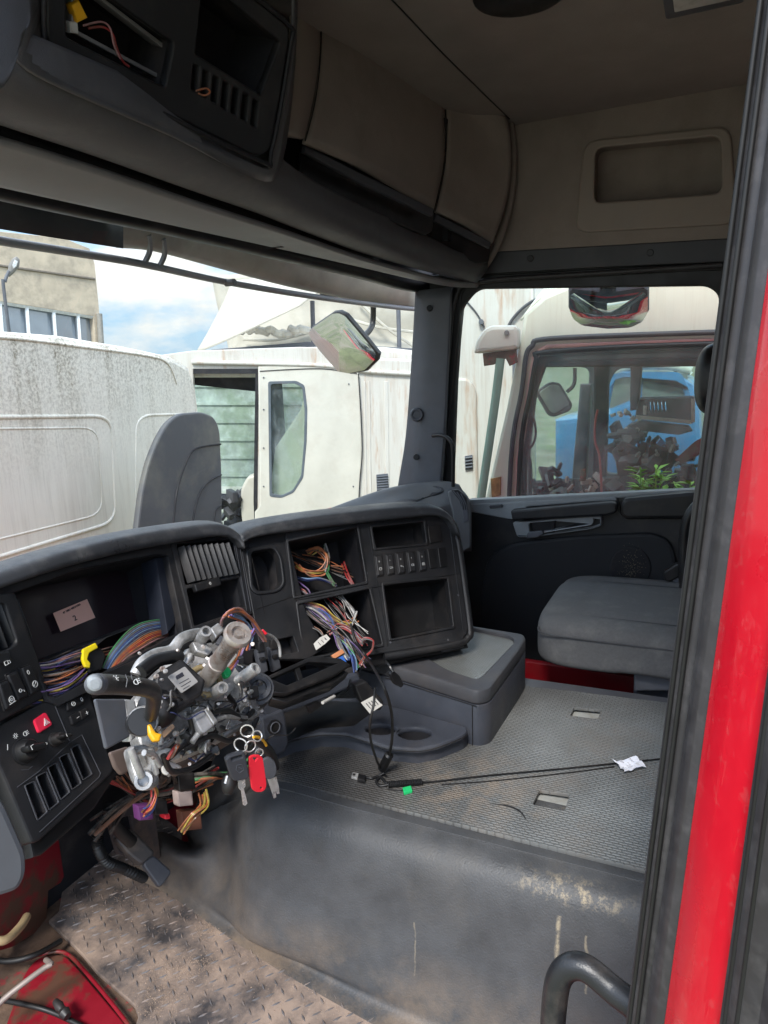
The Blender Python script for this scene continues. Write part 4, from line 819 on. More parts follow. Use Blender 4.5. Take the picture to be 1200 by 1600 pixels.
# grey shoulder behind the bay and rounded end
loft('bay_shoulder', m_overd, ov, [[RB.hit(x, y, -.01) for x, y in [(-200, -80), (40, -60), (60, 50), (92, 108), (250, 186), (398, 256), (424, 242), (452, 76), (456, -120)]], rowp([(-200, 10, .92), (-20, 60, .90), (40, 110, .89), (120, 150, .885), (270, 215, .88), (396, 276, .872), (436, 258, .868), (458, 90, .866), (462, -120, .88)])], t=.006, smooth=180)
# beige locker fronts, slightly curved
def locker(name, L, mt=m_beige, t=.012): return loft(name, mt, ov, [rowp(r) for r in L], t=t, n=5, smooth=180)
locker('locker_panel', [[(455, -60, .93), (458, 60, .89), (450, 140, .875), (432, 208, .868)], [(498, -60, .925), (500, 60, .885), (492, 140, .87), (476, 216, .862)]], m_beigep)
A_ = [[(502, -60, .92), (503, 60, .885), (495, 150, .87), (478, 222, .86)], [(560, -60, .90), (562, 60, .865), (556, 160, .85), (545, 252, .845)], [(640, -30, .86), (640, 80, .84), (634, 190, .825), (618, 292, .825)], [(686, 70, .82), (694, 160, .81), (694, 250, .80), (678, 328, .81)]]
B_ = [[(690, 88, .815), (698, 160, .805), (698, 252, .795), (682, 330, .805)], [(740, 135, .735), (748, 200, .735), (746, 280, .73), (728, 352, .745)], [(793, 184, .655), (799, 240, .645), (793, 310, .655), (770, 380, .69)]]
locker('locker_door', A_); locker('locker_door', B_)
tube('door_gap', m_black, ov, rowp([(688, 72, .819), (696, 160, .808), (696, 250, .798), (680, 330, .807)]), .0015, 6)
tube('door_gap', m_black, ov, rowp([(500, -60, .921), (502, 60, .884), (494, 150, .869), (477, 220, .860)]), .0015, 6)
def slot(name, L0, L1): 
    a, b = rowp(L0), rowp(L1); return loft(name, m_black, ov, [[p+Vector((0, .0, .0)) for p in a], [p+Vector((0, .05, .01)) for p in a], [p+Vector((0, .05, .0)) for p in b], [p+Vector((0, -.002, -.001)) for p in b]], t=.003, n=3)
plate('handle_slot', m_black, ov, Pl(at(575, 295, Y=.862), -14, 0), [(472, 236), (480, 238), (560, 280), (679, 332), (676, 362), (664, 368), (560, 324), (482, 284), (471, 270)], t=.012, bev=.004, r=.008)
plate('handle_slot', m_black, ov, Pl(at(715, 372, Y=.785), -34, 0), [(676, 342), (682, 346), (768, 384), (764, 410), (748, 412), (670, 380)], t=.012, bev=.004, r=.008)
plate('handle_lip', m_trimd, ov, Pl(at(575, 285, Y=.828), -14, 0), [(478, 226), (560, 268), (679, 326), (676, 338), (560, 284), (476, 238)], t=.014, bev=.004, r=0)
plate('handle_lip', m_trimd, ov, Pl(at(715, 362, Y=.758), -34, 0), [(682, 334), (768, 378), (765, 388), (678, 345)], t=.014, bev=.004)
box('locker_body', m_dark, ov, (.1, 1.14, 1.87), (2.0, .24, .31), bev=0); box('locker_end', m_dark, ov, (1.0, .92, 1.82), (.26, .24, .36), bev=0); 
tube('corner_trim', m_beige, ov, [at(797, 186, X=1.13), at(802, 250, X=1.12), at(796, 320, X=1.11), at(776, 385, X=1.10), at(752, 425, X=1.09)], .012, 8)
tube('roof_gap', m_black, cab, [at(x, y, Z=ZR-.002) for x, y in [(540, -66), (612, 0), (700, 92), (796, 186)]], .0018, 6); tube('roof_gap', m_black, cab, [at(x, y, X=XR-.003) for x, y in [(796, 187), (980, 153), (1260, 104)]], .0016, 6)
# speaker grille and lamp on the roof
a = at(812, -14, Z=ZR); rv_ = lathe('roof_vent', m_black, None, a, a-Vector((0, 0, .03)), [(0, .10), (.008, .10), (.014, .08), (.016, .0)], 28); tag(rv_, 'dark round vent in the beige roof lining, cut by the top edge', 'vent')
lm = thing('roof_lamp', 'grey ribbed interior lamp on the roof lining beside the door opening', 'lamp', at(1095, 0, Z=ZR))
box('lamp_body', m_trim, lm, at(1100, -8, Z=ZR-.015), (.10, .16, .03), bev=.008); box('lamp_lens', m_white, lm, at(1100, -6, Z=ZR-.032), (.07, .12, .012), bev=.004)
sv_ = plate('visor_edge', mat('cream visor', (.40, .38, .34), .6), None, HP(1.90), [(64, -10), (70, 2), (84, 8), (104, 6), (120, -14)], t=.02, bev=.006, r=.01); tag(sv_, 'pale rounded corner of a folded visor at the top left edge', 'visor')
lp_ = loft('curtain_rail_cover', m_trim, None, [rowp([(-60, -60, .70), (0, -20, .70), (30, -30, .70)]), rowp([(-60, 60, .71), (8, 60, .71), (38, 20, .71)]), rowp([(-60, 140, .72), (-6, 135, .72), (34, 70, .71)])], t=.01); tag(lp_, 'light grey moulded trim piece at the top left corner beside the radio bay', 'trim')
# ================================================================== PASSENGER DOOR AND SEAT
door = thing('passenger_door', 'closed passenger door with dark padded panel, grey armrest and tall window', 'door', Vector((XR, .45, -.3)))
DX = XP(XR-.01)
plate('door_panel', m_dash, door, XP(XR+.01), [(700, 786), (734, 782), (900, 775), (1086, 766), (1250, 758), (1250, 1500), (720, 1500), (700, 900)], t=.05, bev=.006)
m_sill = mat('pale sill trim', (.26, .28, .29), .4, dirt=DUST, da=.2)
plate('window_sill', m_sill, door, XP(XR-.005), [(733, 781), (900, 773), (1090, 764), (1250, 757), (1250, 764), (1090, 772), (900, 782), (733, 790)], t=.04, bev=.005)
plate('sill_panel', m_sill, door, DX, [(734, 788), (962, 776), (966, 788), (962, 800), (798, 812), (734, 800)], holes=[[(822, 792), (938, 783), (940, 788), (826, 797)]], t=.03, bev=.004, r=.01, hr=.003)
pocket('sill_groove', m_dark, door, DX, [(822, 792), (938, 783), (940, 788), (826, 797)], .02)
plate('armrest', m_dash, door, XP(XR-.05), [(797, 798), (958, 784), (964, 788), (964, 800), (950, 806), (800, 814)], t=.05, bev=.008, r=.01)
plate('lock_switch', m_trimd, door, XP(XR-.02), [(764, 790), (784, 788), (785, 793), (765, 795)], t=.012, bev=.003, r=.004)
hd = plate('handle_recess', m_sill, door, XP(XR-.022), [(800, 816), (824, 815), (862, 812), (940, 806), (940, 822), (925, 827), (830, 840), (808, 840)], holes=[[(826, 818), (860, 814), (925, 810), (924, 818), (850, 830), (838, 836), (828, 832)]], t=.03, bev=.005, r=.012, hr=.008)
pocket('handle_cup', m_trimd, door, XP(XR-.022), [(826, 818), (860, 814), (925, 810), (924, 818), (850, 830), (838, 836), (828, 832)], .05)
plate('door_handle', m_trim, door, XP(XR-.035), [(824, 832), (846, 829), (850, 834), (840, 840), (822, 842)], t=.014, bev=.004, r=.006); plate('handle_plate', m_dark, door, XP(XR-.01), [(830, 814), (866, 811), (866, 832), (834, 834)], t=.01, bev=.003)
plate('door_pad', m_black, door, XP(XR-.03), [(972, 778), (1082, 768), (1250, 758), (1250, 812), (1080, 812), (974, 812), (966, 800)], t=.06, bev=.014, r=.02)
pn = mat('door cloth', (.020, .021, .024), .8, bump=.6, bs=900)
plate('door_inset', pn, door, XP(XR-.014), [(760, 870), (800, 848), (900, 838), (1020, 833), (1048, 846), (1058, 880), (1062, 960), (1062, 1100), (760, 1100), (748, 950)], t=.03, bev=.012, r=.05)
sg = XP(XR-.018)
plate('speaker_grille', m_dark, door, sg, [(985+33*math.cos(a), 888+34*math.sin(a)) for a in [k*math.pi/12 for k in range(24)]], t=.012, bev=.005)
bm = bmesh.new(); rr_ = random.Random(5)
for _ in range(260):
    x, y = rr_.gauss(986, 9), rr_.gauss(890, 17); p = sg.hit(x, y, .0006); s = rr_.uniform(.0006, .0017)
    v = [bm.verts.new(p+Vector(q)*s) for q in ((0, 1, 0), (0, -.7, .8), (0, -.6, -.8), (-1, 0, 0))]
    for f in ((0, 1, 3), (1, 2, 3), (2, 0, 3), (0, 2, 1)): bm.faces.new([v[k] for k in f])
bm_obj('crumbs', bm, mat('crumbs', (.34, .28, .18), .9, var=.4, vs=300), door, 0)['kind'] = 'stuff'
XG = XR+.05
plate('window_glass', m_win, door, XP(XG), [(700, 440), (1170, 415), (1170, 800), (690, 810)], t=.004, bev=0)
bh = [(728, 462), (742, 452), (1104, 446), (1122, 452), (1126, 470), (1118, 540), (1088, 765), (732, 781), (708, 781)]
plate('window_frame', m_rubber2, door, XP(XR+.012), [(670, 430), (1230, 400), (1230, 790), (660, 800)], holes=[[(744, 451), (1106, 446), (1124, 460), (1116, 560), (1086, 775), (705, 790), (712, 600), (720, 480)]], t=.035, bev=.004, hr=[.03]*1)
plate('outer_seal', m_rubber, door, XP(XR+.055), [(660, 425), (1230, 395), (1230, 800), (650, 810)], holes=[[(740, 450), (1110, 444), (1130, 452), (1120, 560), (1090, 776), (704, 792), (710, 600), (718, 470)]], t=.012, bev=.003, hr=.03)
plate('outer_skin', m_red, door, XP(XR+.08), [(690, 782), (1250, 758), (1250, 1600), (690, 1600)], t=.02, bev=.004)
# cable of the A-pillar: curved black handle
gp = tube('pillar_handle', m_black, None, [at(676, 681, X=1.06), at(690, 680, X=1.04), at(703, 688, X=1.03), (at(708, 705, X=1.03)), at(708, 760, X=1.05)], .007, 10); tag(gp, 'slim black grab bar curving down the rear of the far pillar', 'grab bar')
tag(gp, cat='grab handle')
# seat
seat = thing('passenger_seat', 'grey cloth passenger seat cushion with black headrest in front of the far door', 'seat', Vector((.82, .22, .0)))
def cush(name, c, s, mt, parent, prof, nx=18, ny=18, exps=4.0):
    """rounded cushion block: superellipse plan, crowned top"""
    bm = bmesh.new(); g = bmesh.ops.create_cube(bm, size=2.0); bmesh.ops.subdivide_edges(bm, edges=bm.edges[:], cuts=26, use_grid_fill=True)
    for v in bm.verts:
        x, y, z = v.co; n = (abs(x)**exps+abs(y)**exps+abs(z)**exps)**(1/exps); m_ = max(abs(x), abs(y), abs(z)); k = m_/n; x, y, z = x*k, y*k, z*k
        x, y, z = prof(x, y, z); v.co = Vector((c[0]+x*s[0], c[1]+y*s[1], c[2]+z*s[2]))
    return bm_obj(name, bm, mt, parent, 180)
zc = .445
def sprof(x, y, z):
    z2 = z
    if z > 0: z2 = z*(1-.10*math.exp(-((abs(x)-.62)/.06)**2) - .05*math.exp(-((y-.55)/.03)**2)*(abs(x) < .6))
    if z < 0: z2 = z*(.62+.30*max(0, y)) if y < .2 else z*(.68+.35*y*.6)
    return x*(1-.05*y), y, z2
cush('cushion', (.80, .14, zc), (.285, .31, .085), m_cloth, seat, sprof, exps=6)
for sx_ in (-1, 1): tube('seam', m_cloth2, seat, [Vector((.80+sx_*.178, y, zc+.0765+dz)) for y, dz in ((-.12, -.0), (.05, .0), (.2, .0), (.34, -.002), (.40, -.008))], .0022, 6)
tube('seam', m_cloth2, seat, [Vector((.517+dx, y, zc+dz)) for y, dx, dz in ((-.12, -.003, .045), (.1, -.003, .045), (.3, .0, .045), (.40, .014, .042), (.435, .06, .04), (.445, .25, .035))], .0026, 6)
box('backrest', m_cloth, seat, (.82, -.30, .76), (.50, .16, .62), Matrix.Rotation(RAD(12), 3, 'X'), .06)
cush('headrest', (.86, .0, 1.185), (.12, .055, .10), m_black, seat, lambda x, y, z: (x, y, z), exps=2.6)
plate('side_cover', m_trim, seat, XP(.56), [(990, 1054), (1060, 1010), (1100, 1010), (1100, 1080), (990, 1080)], t=.02, bev=.006)
plate('seat_base', m_blue, seat, XP(.60), [(990, 1062), (1200, 1050), (1200, 1200), (985, 1180)], t=.3, bev=.01)
bk = thing('seat_belt_buckle', 'black seat belt buckle sticking up behind the seat cushion by the speaker', 'belt buckle', at(1050, 930, X=1.0))
bp_ = XP(1.02)
plate('buckle_head', m_black, bk, bp_, [(1036, 894), (1058, 880), (1070, 884), (1070, 898), (1046, 910), (1038, 908)], t=.03, bev=.006, r=.008); plate('buckle_stalk', m_trim, bk, bp_.off(-.01), [(1050, 906), (1066, 900), (1070, 935), (1058, 930)], t=.015, bev=.003)
arm_ = tube('seat_arm', m_black, seat, [at(1100, 780, X=.98), at(1080, 800, X=.98), at(1070, 830, X=.98), at(1068, 880, X=.98), at(1072, 960, X=.98)], .016, 10)
tube('seat_rail', m_steel, seat, [Vector((.60, -.3, .29)), Vector((.60, .36, .29))], .012, 8, 0)
a = at(887, 1037, X=.7); cyl('seat_bolt', m_steel, seat, a, a+Vector((0, -.02, 0)), .006, 8)
# ================================================================== OUTSIDE
g = mesh_from('ground', [(-400, -400, -1.25), (400, -400, -1.25), (400, 400, -1.25), (-400, 400, -1.25)], [(0, 1, 2, 3)], mat('ground grass and gravel', (.13, .14, .07), .95, var=.4, vs=1.2, dirt=(.26, .22, .17), da=.9, ds=.5, dlo=.45, dhi=.6, bump=1, bs=40), None, 0); g['kind'] = 'structure'
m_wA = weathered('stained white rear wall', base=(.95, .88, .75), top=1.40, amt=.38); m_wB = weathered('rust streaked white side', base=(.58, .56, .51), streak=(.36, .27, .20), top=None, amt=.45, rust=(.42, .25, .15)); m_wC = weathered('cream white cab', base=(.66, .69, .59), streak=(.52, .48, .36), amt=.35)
# ---- left: white cab seen from behind
A = Pl(at(150, 650, Y=3.4), 14, 0)
tA = thing('parked_truck', 'lichen stained white cab seen from behind, filling the left of the windscreen', 'truck', (A.o.x-.6, A.o.y+1, -1.25), 'old truck cabs parked around')
ao = [(-420, 500), (-100, 506), (0, 516), (100, 524), (200, 541), (270, 556), (296, 572), (308, 606), (312, 640), (316, 900), (316, 1500), (-420, 1500)]
pn1 = [(-300, 655), (150, 650), (166, 664), (175, 700), (178, 760), (174, 800), (160, 822), (100, 845), (-300, 960)]
pn2 = [(-300, 674), (138, 668), (150, 676), (158, 700), (161, 770), (156, 795), (140, 812), (-300, 915)]
plate('rear_wall', m_wA, tA, A, ao, t=1.6, bev=.05)
pn1 = [(-300, 655), (172, 650), (180, 815), (-300, 960)]; pn2 = [(-300, 674), (152, 668), (160, 803), (-300, 915)]
for i, q in enumerate((pn1, pn2)): tube('pressed_bead', m_wA, tA, [A.hit(x, y, -.004) for x, y in rpath(q, 26)], (.013, .008)[i], 8, 0)
tube('pressed_bead', m_wA, tA, [A.hit(x, y, -.003) for x, y in rpath([(211, 800), (212, 649), (300, 647)], 26)], .010, 8, 0)
tube('roof_bead', m_wA, tA, [A.hit(x, y, .0) for x, y in [(-300, 514), (0, 527), (120, 541), (230, 556), (262, 568), (276, 600)]], .009, 8, 4)
m_def = mat('weathered grey plastic', (.085, .087, .093), .6, bump=.4, bs=100, var=.12, vs=3, dirt=(.20, .19, .15), da=.6, ds=3, dlo=.48, dhi=.7)
DF = Pl(at(290, 740, Y=2.9), 6, 3)
df_ = thing('air_deflector', 'grey plastic side deflector behind the lichen stained white cab', 'air deflector', DF.hit(290, 900))
plate('deflector_shell', m_def, df_, DF, [(205, 900), (216, 820), (222, 770), (232, 725), (246, 688), (262, 660), (280, 646), (316, 643), (336, 652), (344, 672), (347, 740), (348, 900)], t=.04, bev=.012, r=.06)
for L in ([(270, 835), (276, 770), (288, 730), (300, 706), (316, 698), (345, 694)], [(298, 835), (306, 790), (316, 764), (330, 750), (346, 742)], [(334, 835), (336, 800), (346, 790)]): tube('moulded_groove', m_dark, df_, [DF.hit(x, y, .001) for x, y in L], .006, 6, 4)
# ---- middle: white cab side with door window
B = Pl(at(440, 700, Y=4.4), -62, 0)
tB = thing('parked_truck', 'rust streaked white cab side with a narrow rounded door window behind the windscreen', 'truck', (B.o.x+.5, B.o.y+.5, -1.25), 'old truck cabs parked around')
wB = [(302, 577), (403, 577), (401, 770), (399, 808), (398, 1000), (302, 1000)]
wB2 = [(421, 598), (462, 597), (474, 604), (478, 640), (477, 690), (472, 745), (458, 768), (440, 776), (423, 774)]
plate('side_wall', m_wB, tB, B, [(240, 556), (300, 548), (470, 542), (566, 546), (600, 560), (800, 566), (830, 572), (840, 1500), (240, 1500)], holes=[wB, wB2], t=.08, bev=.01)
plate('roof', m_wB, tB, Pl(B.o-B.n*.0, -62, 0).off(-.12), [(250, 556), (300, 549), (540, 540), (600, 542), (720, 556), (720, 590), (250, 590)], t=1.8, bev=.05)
tube('gutter', m_wB, tB, [B.hit(x, y, .02) for x, y in [(300, 566), (400, 568), (500, 571), (560, 578), (600, 582), (760, 590)]], .025, 8)
plate('door_edge', m_creamp, tB, B.off(.03), [(403, 572), (500, 568), (560, 580), (566, 700), (560, 810), (556, 1400), (398, 1400), (398, 800), (406, 790)], holes=[wB2], t=.06, bev=.015, r=0, hr=.03)
plate('window_seal', mat('grey window rubber', (.10, .12, .14), .5), tB, B.off(.035), [(x+(x-449)*.08, y+(y-686)*.025) for x, y in wB2], holes=[[(x-(x-449)*.07, y-(y-686)*.025) for x, y in wB2]], t=.02, bev=.004, r=.03, hr=.03)
plate('window_pane', m_gglass, tB, B.off(-.03), wB2, t=.004, bev=0)
plate('door_frame_edge', m_dark, tB, B.off(.01), [(302, 576), (404, 576), (402, 800), (397, 812), (396, 780), (399, 584), (302, 584)], t=.03)
plate('window_pane', m_gglass, tB, B.off(-1.5), [(295, 580), (420, 580), (420, 760), (295, 760)], t=.004, bev=0)
plate('inner_header', m_dark, tB, B.off(-.5), [(290, 575), (402, 575), (402, 612), (290, 600)], t=.2)
for x0, x1 in ((600, 606), (575, 578), (568, 571)): plate('panel_rib', m_wB, tB, B.off(.012), [(x0, 596), (x1, 596), (x1+10, 1300), (x0+10, 1300)], t=.03, bev=.006)
tube('door_gap', m_dark, tB, [B.hit(x, y, .034) for x, y in [(560, 584), (566, 700), (560, 810), (556, 1200)]], .006, 6)
tube('door_gap', m_dark, tB, [B.hit(x, y, .034) for x, y in [(406, 580), (500, 576), (558, 584)]], .005, 6)
tube('body_crease', m_wB, tB, [B.hit(x, y, .032) for x, y in [(428, 806), (428, 1000)]], .006, 6)
for q in ((412, 590), (412, 640), (412, 700), (412, 760), (545, 600), (552, 760)): a = B.hit(*q, .032); cyl('rivet', m_trim, tB, a, a+B.n*.008, .009, 8)
plate('sleeper_band', m_wB, tB, B.off(.02), [(572, 560), (700, 566), (700, 586), (572, 582)], t=.06, bev=.015)
m_gr = mat('vent grille', (.09, .10, .12), .5)
vg = plate('vent_grille', m_gr, tB, B.off(.02), [(588, 742), (606, 740), (608, 766), (589, 768)], t=.03, bev=.003)
for k in range(6): tube('grille_bar', m_trim, vg, [B.hit(589, 745+k*4, .03), B.hit(607, 743.5+k*4, .03)], .006, 4, 0)
# seat and clutter inside cab B
bm = bmesh.new(); rr_ = random.Random(9)
for _ in range(34):
    p = B.hit(rr_.uniform(322, 398), rr_.uniform(768, 860), -rr_.uniform(.4, 1.2)); M = Matrix.Translation(p) @ Matrix.Rotation(rr_.uniform(0, 3), 4, Vector((rr_.random(), rr_.random(), rr_.random())))
    box_bm(bm, M, rr_.uniform(.05, .25), rr_.uniform(.03, .15), rr_.uniform(.05, .2), .008)
bm_obj('dashboard_clutter', bm, m_trimd, tB)
plate('curtain', m_creamp, tB, B.off(-.12), [(421, 776), (430, 700), (470, 640), (480, 600), (482, 700), (470, 760), (450, 778)], t=.03, bev=.005)
plate('inner_trim', m_trim, tB, B.off(-.2), [(415, 590), (440, 590), (446, 680), (452, 780), (415, 780)], t=.03, bev=.005)
plate('bare_seat', m_creamp, tB, B.off(-.45), [(376, 765), (386, 745), (403, 740), (404, 860), (384, 860), (376, 800)], t=.2, bev=.03, r=.05)
# container with greenery beyond, seen through the cab
ct = thing('shipping_container', 'pale green corrugated container seen through the open cab window', 'container', (B.o+Vector((3, 2.4, -1.9))))
CT = B.off(-3.2); bm = bmesh.new()
m_ct = mat('pale green steel', (.50, .54, .51), .6, var=.35, vs=5, dirt=(.30, .36, .27), da=.8, ds=3, dlo=.45, dhi=.6)
plate('container_wall', m_ct, ct, CT, [(230, 585), (560, 585), (560, 1200), (230, 1200)], t=.5, bev=.02)
for k in range(9): plate('wall_rib', m_ct, ct, CT.off(.03), [(232, 600+k*28), (558, 600+k*28), (558, 605+k*28), (232, 605+k*28)], t=.008, bev=.004)
# ---- trailer with cream tarpaulin behind cab B
TT = B.off(-.9)
tt = thing('tarpaulin_trailer', 'cream tarpaulin peaked over a trailer frame behind the middle white cab', 'trailer', TT.hit(480, 1100))
def trow2(L): return [TT.hit(x, y, d) for x, y, d in L]
loft('tarpaulin', m_tarp, tt, [trow2([(306, 552, .25), (330, 510, .2), (352, 466, .1), (362, 440, -.2)]), trow2([(360, 530, .3), (390, 495, .2), (420, 470, .1), (440, 430, -.2)]), trow2([(470, 478, .15), (490, 462, .1), (510, 450, 0), (520, 420, -.3)])], t=.01, n=8, smooth=180)
loft('tarpaulin_side', m_tarp, tt, [trow2([(330, 430, -.9), (340, 480, -.9), (356, 540, -.85), (360, 580, -.8)]), trow2([(480, 425, -.8), (480, 475, -.9), (484, 520, -.8), (484, 560, -.8)]), trow2([(600, 425, -.9), (600, 480, -.8), (602, 525, -.9), (600, 560, -.8)]), trow2([(760, 425, -.9), (760, 480, -.8), (760, 525, -.9), (760, 570, -.8)])], t=.01, n=8, smooth=180)
plate('roof_rack', m_trim, tt, TT.off(-.3), [(330, 546), (480, 534), (660, 545), (660, 552), (480, 545), (330, 556)], t=.1, bev=.01)
for x in (488, 622): tube('tarp_bow', m_trim, tt, [TT.hit(x, 470, -.4), TT.hit(x+2, 545, -.4)], .03, 8, 0)
for x0, y0, x1, y1 in ((520, 490, 660, 520), (560, 470, 645, 540), (380, 530, 480, 520)): tube('tarp_fold', m_tarp, tt, [TT.hit(x0, y0, -.74), TT.hit((x0+x1)/2, (y0+y1)/2+6, -.72), TT.hit(x1, y1, -.74)], .02, 6)
bm = bmesh.new()
for k in range(9):
    x = 362+k*13; y = 520-abs(k-4)*1.5+rr_.uniform(-3, 3); tube_bm(bm, [TT.hit(x, y, -.3), TT.hit(x+9, y+rr_.uniform(-6, 6), -.25), TT.hit(x+17, y+rr_.uniform(-3, 4), -.32)], .05, 7, 4)
bm_obj('loose_tarp_edge', bm, mat('loose sheet', (.55, .52, .45), .8, var=.3, vs=4), tt)
# ---- building and lamp, top left
BD = Pl(at(60, 500, Y=24), -12, 0)
bd = thing('concrete_building', 'weathered beige concrete building with a white framed window band at the top left', 'building', (BD.o.x-6, BD.o.y+3, -1.25))
bo_ = [(-300, 330), (100, 372), (140, 388), (148, 412), (160, 535), (164, 900), (-300, 900)]
bw = [(-260, 440), (-4, 470), (146, 494), (152, 560), (-260, 540)]
plate('wall', m_conc, bd, BD, bo_, holes=[bw], t=6, bev=.02)
tube('wall_joint', mat('joint', (.2, .17, .14), .9), bd, [BD.hit(x, y, .02) for x, y in [(-200, 400), (0, 415), (148, 436)]], .05, 6, 0)
plate('window_glass', mat('sky reflecting glass', (.35, .40, .46), .08, metal=.6, var=.2, vs=.6), bd, BD.off(-.3), bw, t=.05, bev=0)
m_wf = mat('white window frame', (.75, .77, .80), .5)
tube('window_frame', m_wf, bd, [BD.hit(x, y, -.1) for x, y in [(-260, 441), (-4, 471), (146, 495)]], .09, 4, 0)
for x, y in ((-60, 465), (0, 473), (42, 480), (84, 487), (122, 492), (148, 496)): tube('window_frame', m_wf, bd, [BD.hit(x, y, -.12), BD.hit(x+5, y+70, -.12)], .08, 4, 0)
tube('downpipe', mat('pipe', (.3, .28, .25), .6), bd, [BD.hit(155, 490, .1), BD.hit(163, 620, .1)], .12, 8, 0)
lp = thing('street_lamp', 'grey cobra head street lamp in front of the concrete building', 'street lamp', at(6, 900, Y=14))
tube('pole', m_trim, lp, [Vector((at(8, 470, Y=14).x, 14, -1.25)), at(8, 470, Y=14), at(8, 440, Y=14), at(14, 424, Y=14)], .035, 8)
hdp = plane_to_cam(at(22, 414, Y=14)); lh = plate('lamp_head', m_label, lp, hdp, [(12, 428), (13, 414), (19, 404), (26, 400), (31, 405), (30, 415), (22, 425), (14, 432)], t=.22, bev=.05, r=.03); plate('lamp_lens', m_chrome, lh, hdp.off(.02), [(19, 414), (23, 406), (28, 408), (26, 416), (21, 420)], t=.04, bev=.01)
# ---- kerb mirror and front mirror of our cab
fm = thing('front_mirror', 'black framed front mirror hanging from a bent arm beyond the windscreen', 'mirror', at(560, 500, Y=1.75))
FM = plane_to_cam(at(536, 535, Y=1.70))
mo = [(483, 520), (488, 512), (520, 490), (530, 489), (540, 494), (572, 532), (588, 552), (586, 562), (570, 578), (545, 583), (528, 580), (500, 548), (486, 530)]
FM = Pl(FM.o, math.degrees(math.atan2(FM.h.y, FM.h.x))-20, -16)
plate('housing', m_black, fm, FM.off(-.006), [(x+(x-536)*.06+2, y+(y-536)*.06) for x, y in mo], t=.05, bev=.018)
def dome_mirror(name, parent, pl, out, bul=.03, d=.004):
    uv = rpoly([pl.uv(x, y) for x, y in out], .012, 5); cx = sum(p[0] for p in uv)/len(uv); cy = sum(p[1] for p in uv)/len(uv); n = len(uv); vs = []; K = 12
    for k in range(K):
        t = 1-k/K; vs += [pl.P(cx+(p[0]-cx)*t, cy+(p[1]-cy)*t, d+bul*(1-t*t)) for p in uv]
    vs.append(pl.P(cx, cy, d+bul)); fs = []
    for k in range(K-1):
        for i in range(n): fs.append((k*n+i, k*n+(i+1) % n, (k+1)*n+(i+1) % n, (k+1)*n+i))
    for i in range(n): fs.append(((K-1)*n+i, (K-1)*n+(i+1) % n, K*n))
    return mesh_from(name, vs, fs, m_mir, parent, 180)
dome_mirror('mirror_glass', fm, FM, mo, .018)
tube('mirror_arm', m_black, fm, [at(560, 530, Y=1.74), at(576, 518, Y=1.74), at(583, 500, Y=1.74), at(582, 450, Y=1.70), at(580, 430, Y=1.66)], .016, 10)
tube('arm_bracket', m_black, fm, [at(505, 462, Y=1.62), at(530, 458, Y=1.64), at(590, 462, Y=1.60), at(650, 470, Y=1.50)], .018, 10)
km = thing('kerb_mirror', 'wide kerb mirror hanging above the passenger window reflecting a red stripe', 'mirror', at(950, 480, X=1.42))
KM = Pl(at(950, 485, X=1.42), -84, -34)
ko = [(890, 462), (896, 457), (950, 463), (1004, 455), (1012, 460), (1012, 488), (1004, 502), (985, 511), (950, 513), (910, 508), (896, 498), (890, 484)]
plate('housing', m_trimd, km, KM.off(-.004), [(x+(x-950)*.04, y+(y-484)*.06-(5 if y < 480 else 0)) for x, y in ko], t=.06, bev=.02)
dome_mirror('mirror_glass', km, KM, ko, .03)
tube('mirror_mount', m_black, km, [at(950, 455, X=1.40), at(950, 420, X=1.36)], .03, 10, 0)
# red wind deflector / bodywork low beside our door: what the mirror sees
# ---- right: cream cab close by the passenger window
XC = 2.05; Cp = Pl((XC, 0, 0), -90, 0)
tC = thing('parked_truck', 'cream white cab with faded red door seal close beyond the passenger window', 'truck', (XC+1.0, .4, -1.25), 'old truck cabs parked around')
co = [(775, 1500), (784, 770), (800, 640), (812, 566), (826, 512), (838, 490), (868, 466), (900, 455), (1000, 436), (1500, 400), (1500, 1500)]
wc = [(800, 1200), (808, 720), (824, 610), (832, 560), (840, 548), (852, 540), (1000, 533), (1300, 524), (1300, 1200)]
plate('side_wall', m_wC, tC, Cp, [(720, 1500), (756, 785), (790, 640), (806, 560), (812, 535), (818, 490), (850, 462), (900, 440), (980, 424), (1500, 380), (1500, 1500)], holes=[wc], t=.08, bev=.02)
loft('roof', m_wC, tC, [[Cp.hit(x, y, -.04) for x, y in [(812, 500), (838, 470), (880, 450), (950, 432), (1500, 384)]], [Cp.hit(x, y, -.25) for x, y in [(830, 480), (850, 450), (890, 420), (960, 400), (1500, 340)]], [Cp.hit(x, y, -1.2) for x, y in [(850, 460), (870, 430), (910, 400), (980, 380), (1500, 330)]], [Cp.hit(x, y, -2.1) for x, y in [(870, 470), (880, 440), (920, 420), (980, 410), (1500, 360)]]], t=.01, smooth=180)
plate('door_seal', m_pinkseal, tC, Cp.off(.006), [(799, 1200), (805, 720), (822, 610), (830, 558), (841, 545), (853, 538), (1000, 532), (1300, 523), (1300, 1200)], holes=[[(803, 1200), (811, 722), (828, 610), (836, 562), (844, 550), (856, 545), (1000, 540), (1300, 531), (1300, 1200)]], t=.06, bev=.012)
tube('seal_rubber', m_rubber2, tC, [Cp.hit(x, y, .02) for x, y in [(806, 1000), (812, 722), (829, 612), (838, 562), (848, 551), (1000, 541), (1300, 532)]], .012, 8); tube('gutter_seal', m_trimd, tC, [Cp.hit(x, y, .02) for x, y in [(790, 1000), (798, 722), (815, 612), (822, 556), (832, 540), (850, 530), (1000, 523), (1300, 514)]], .012, 8)
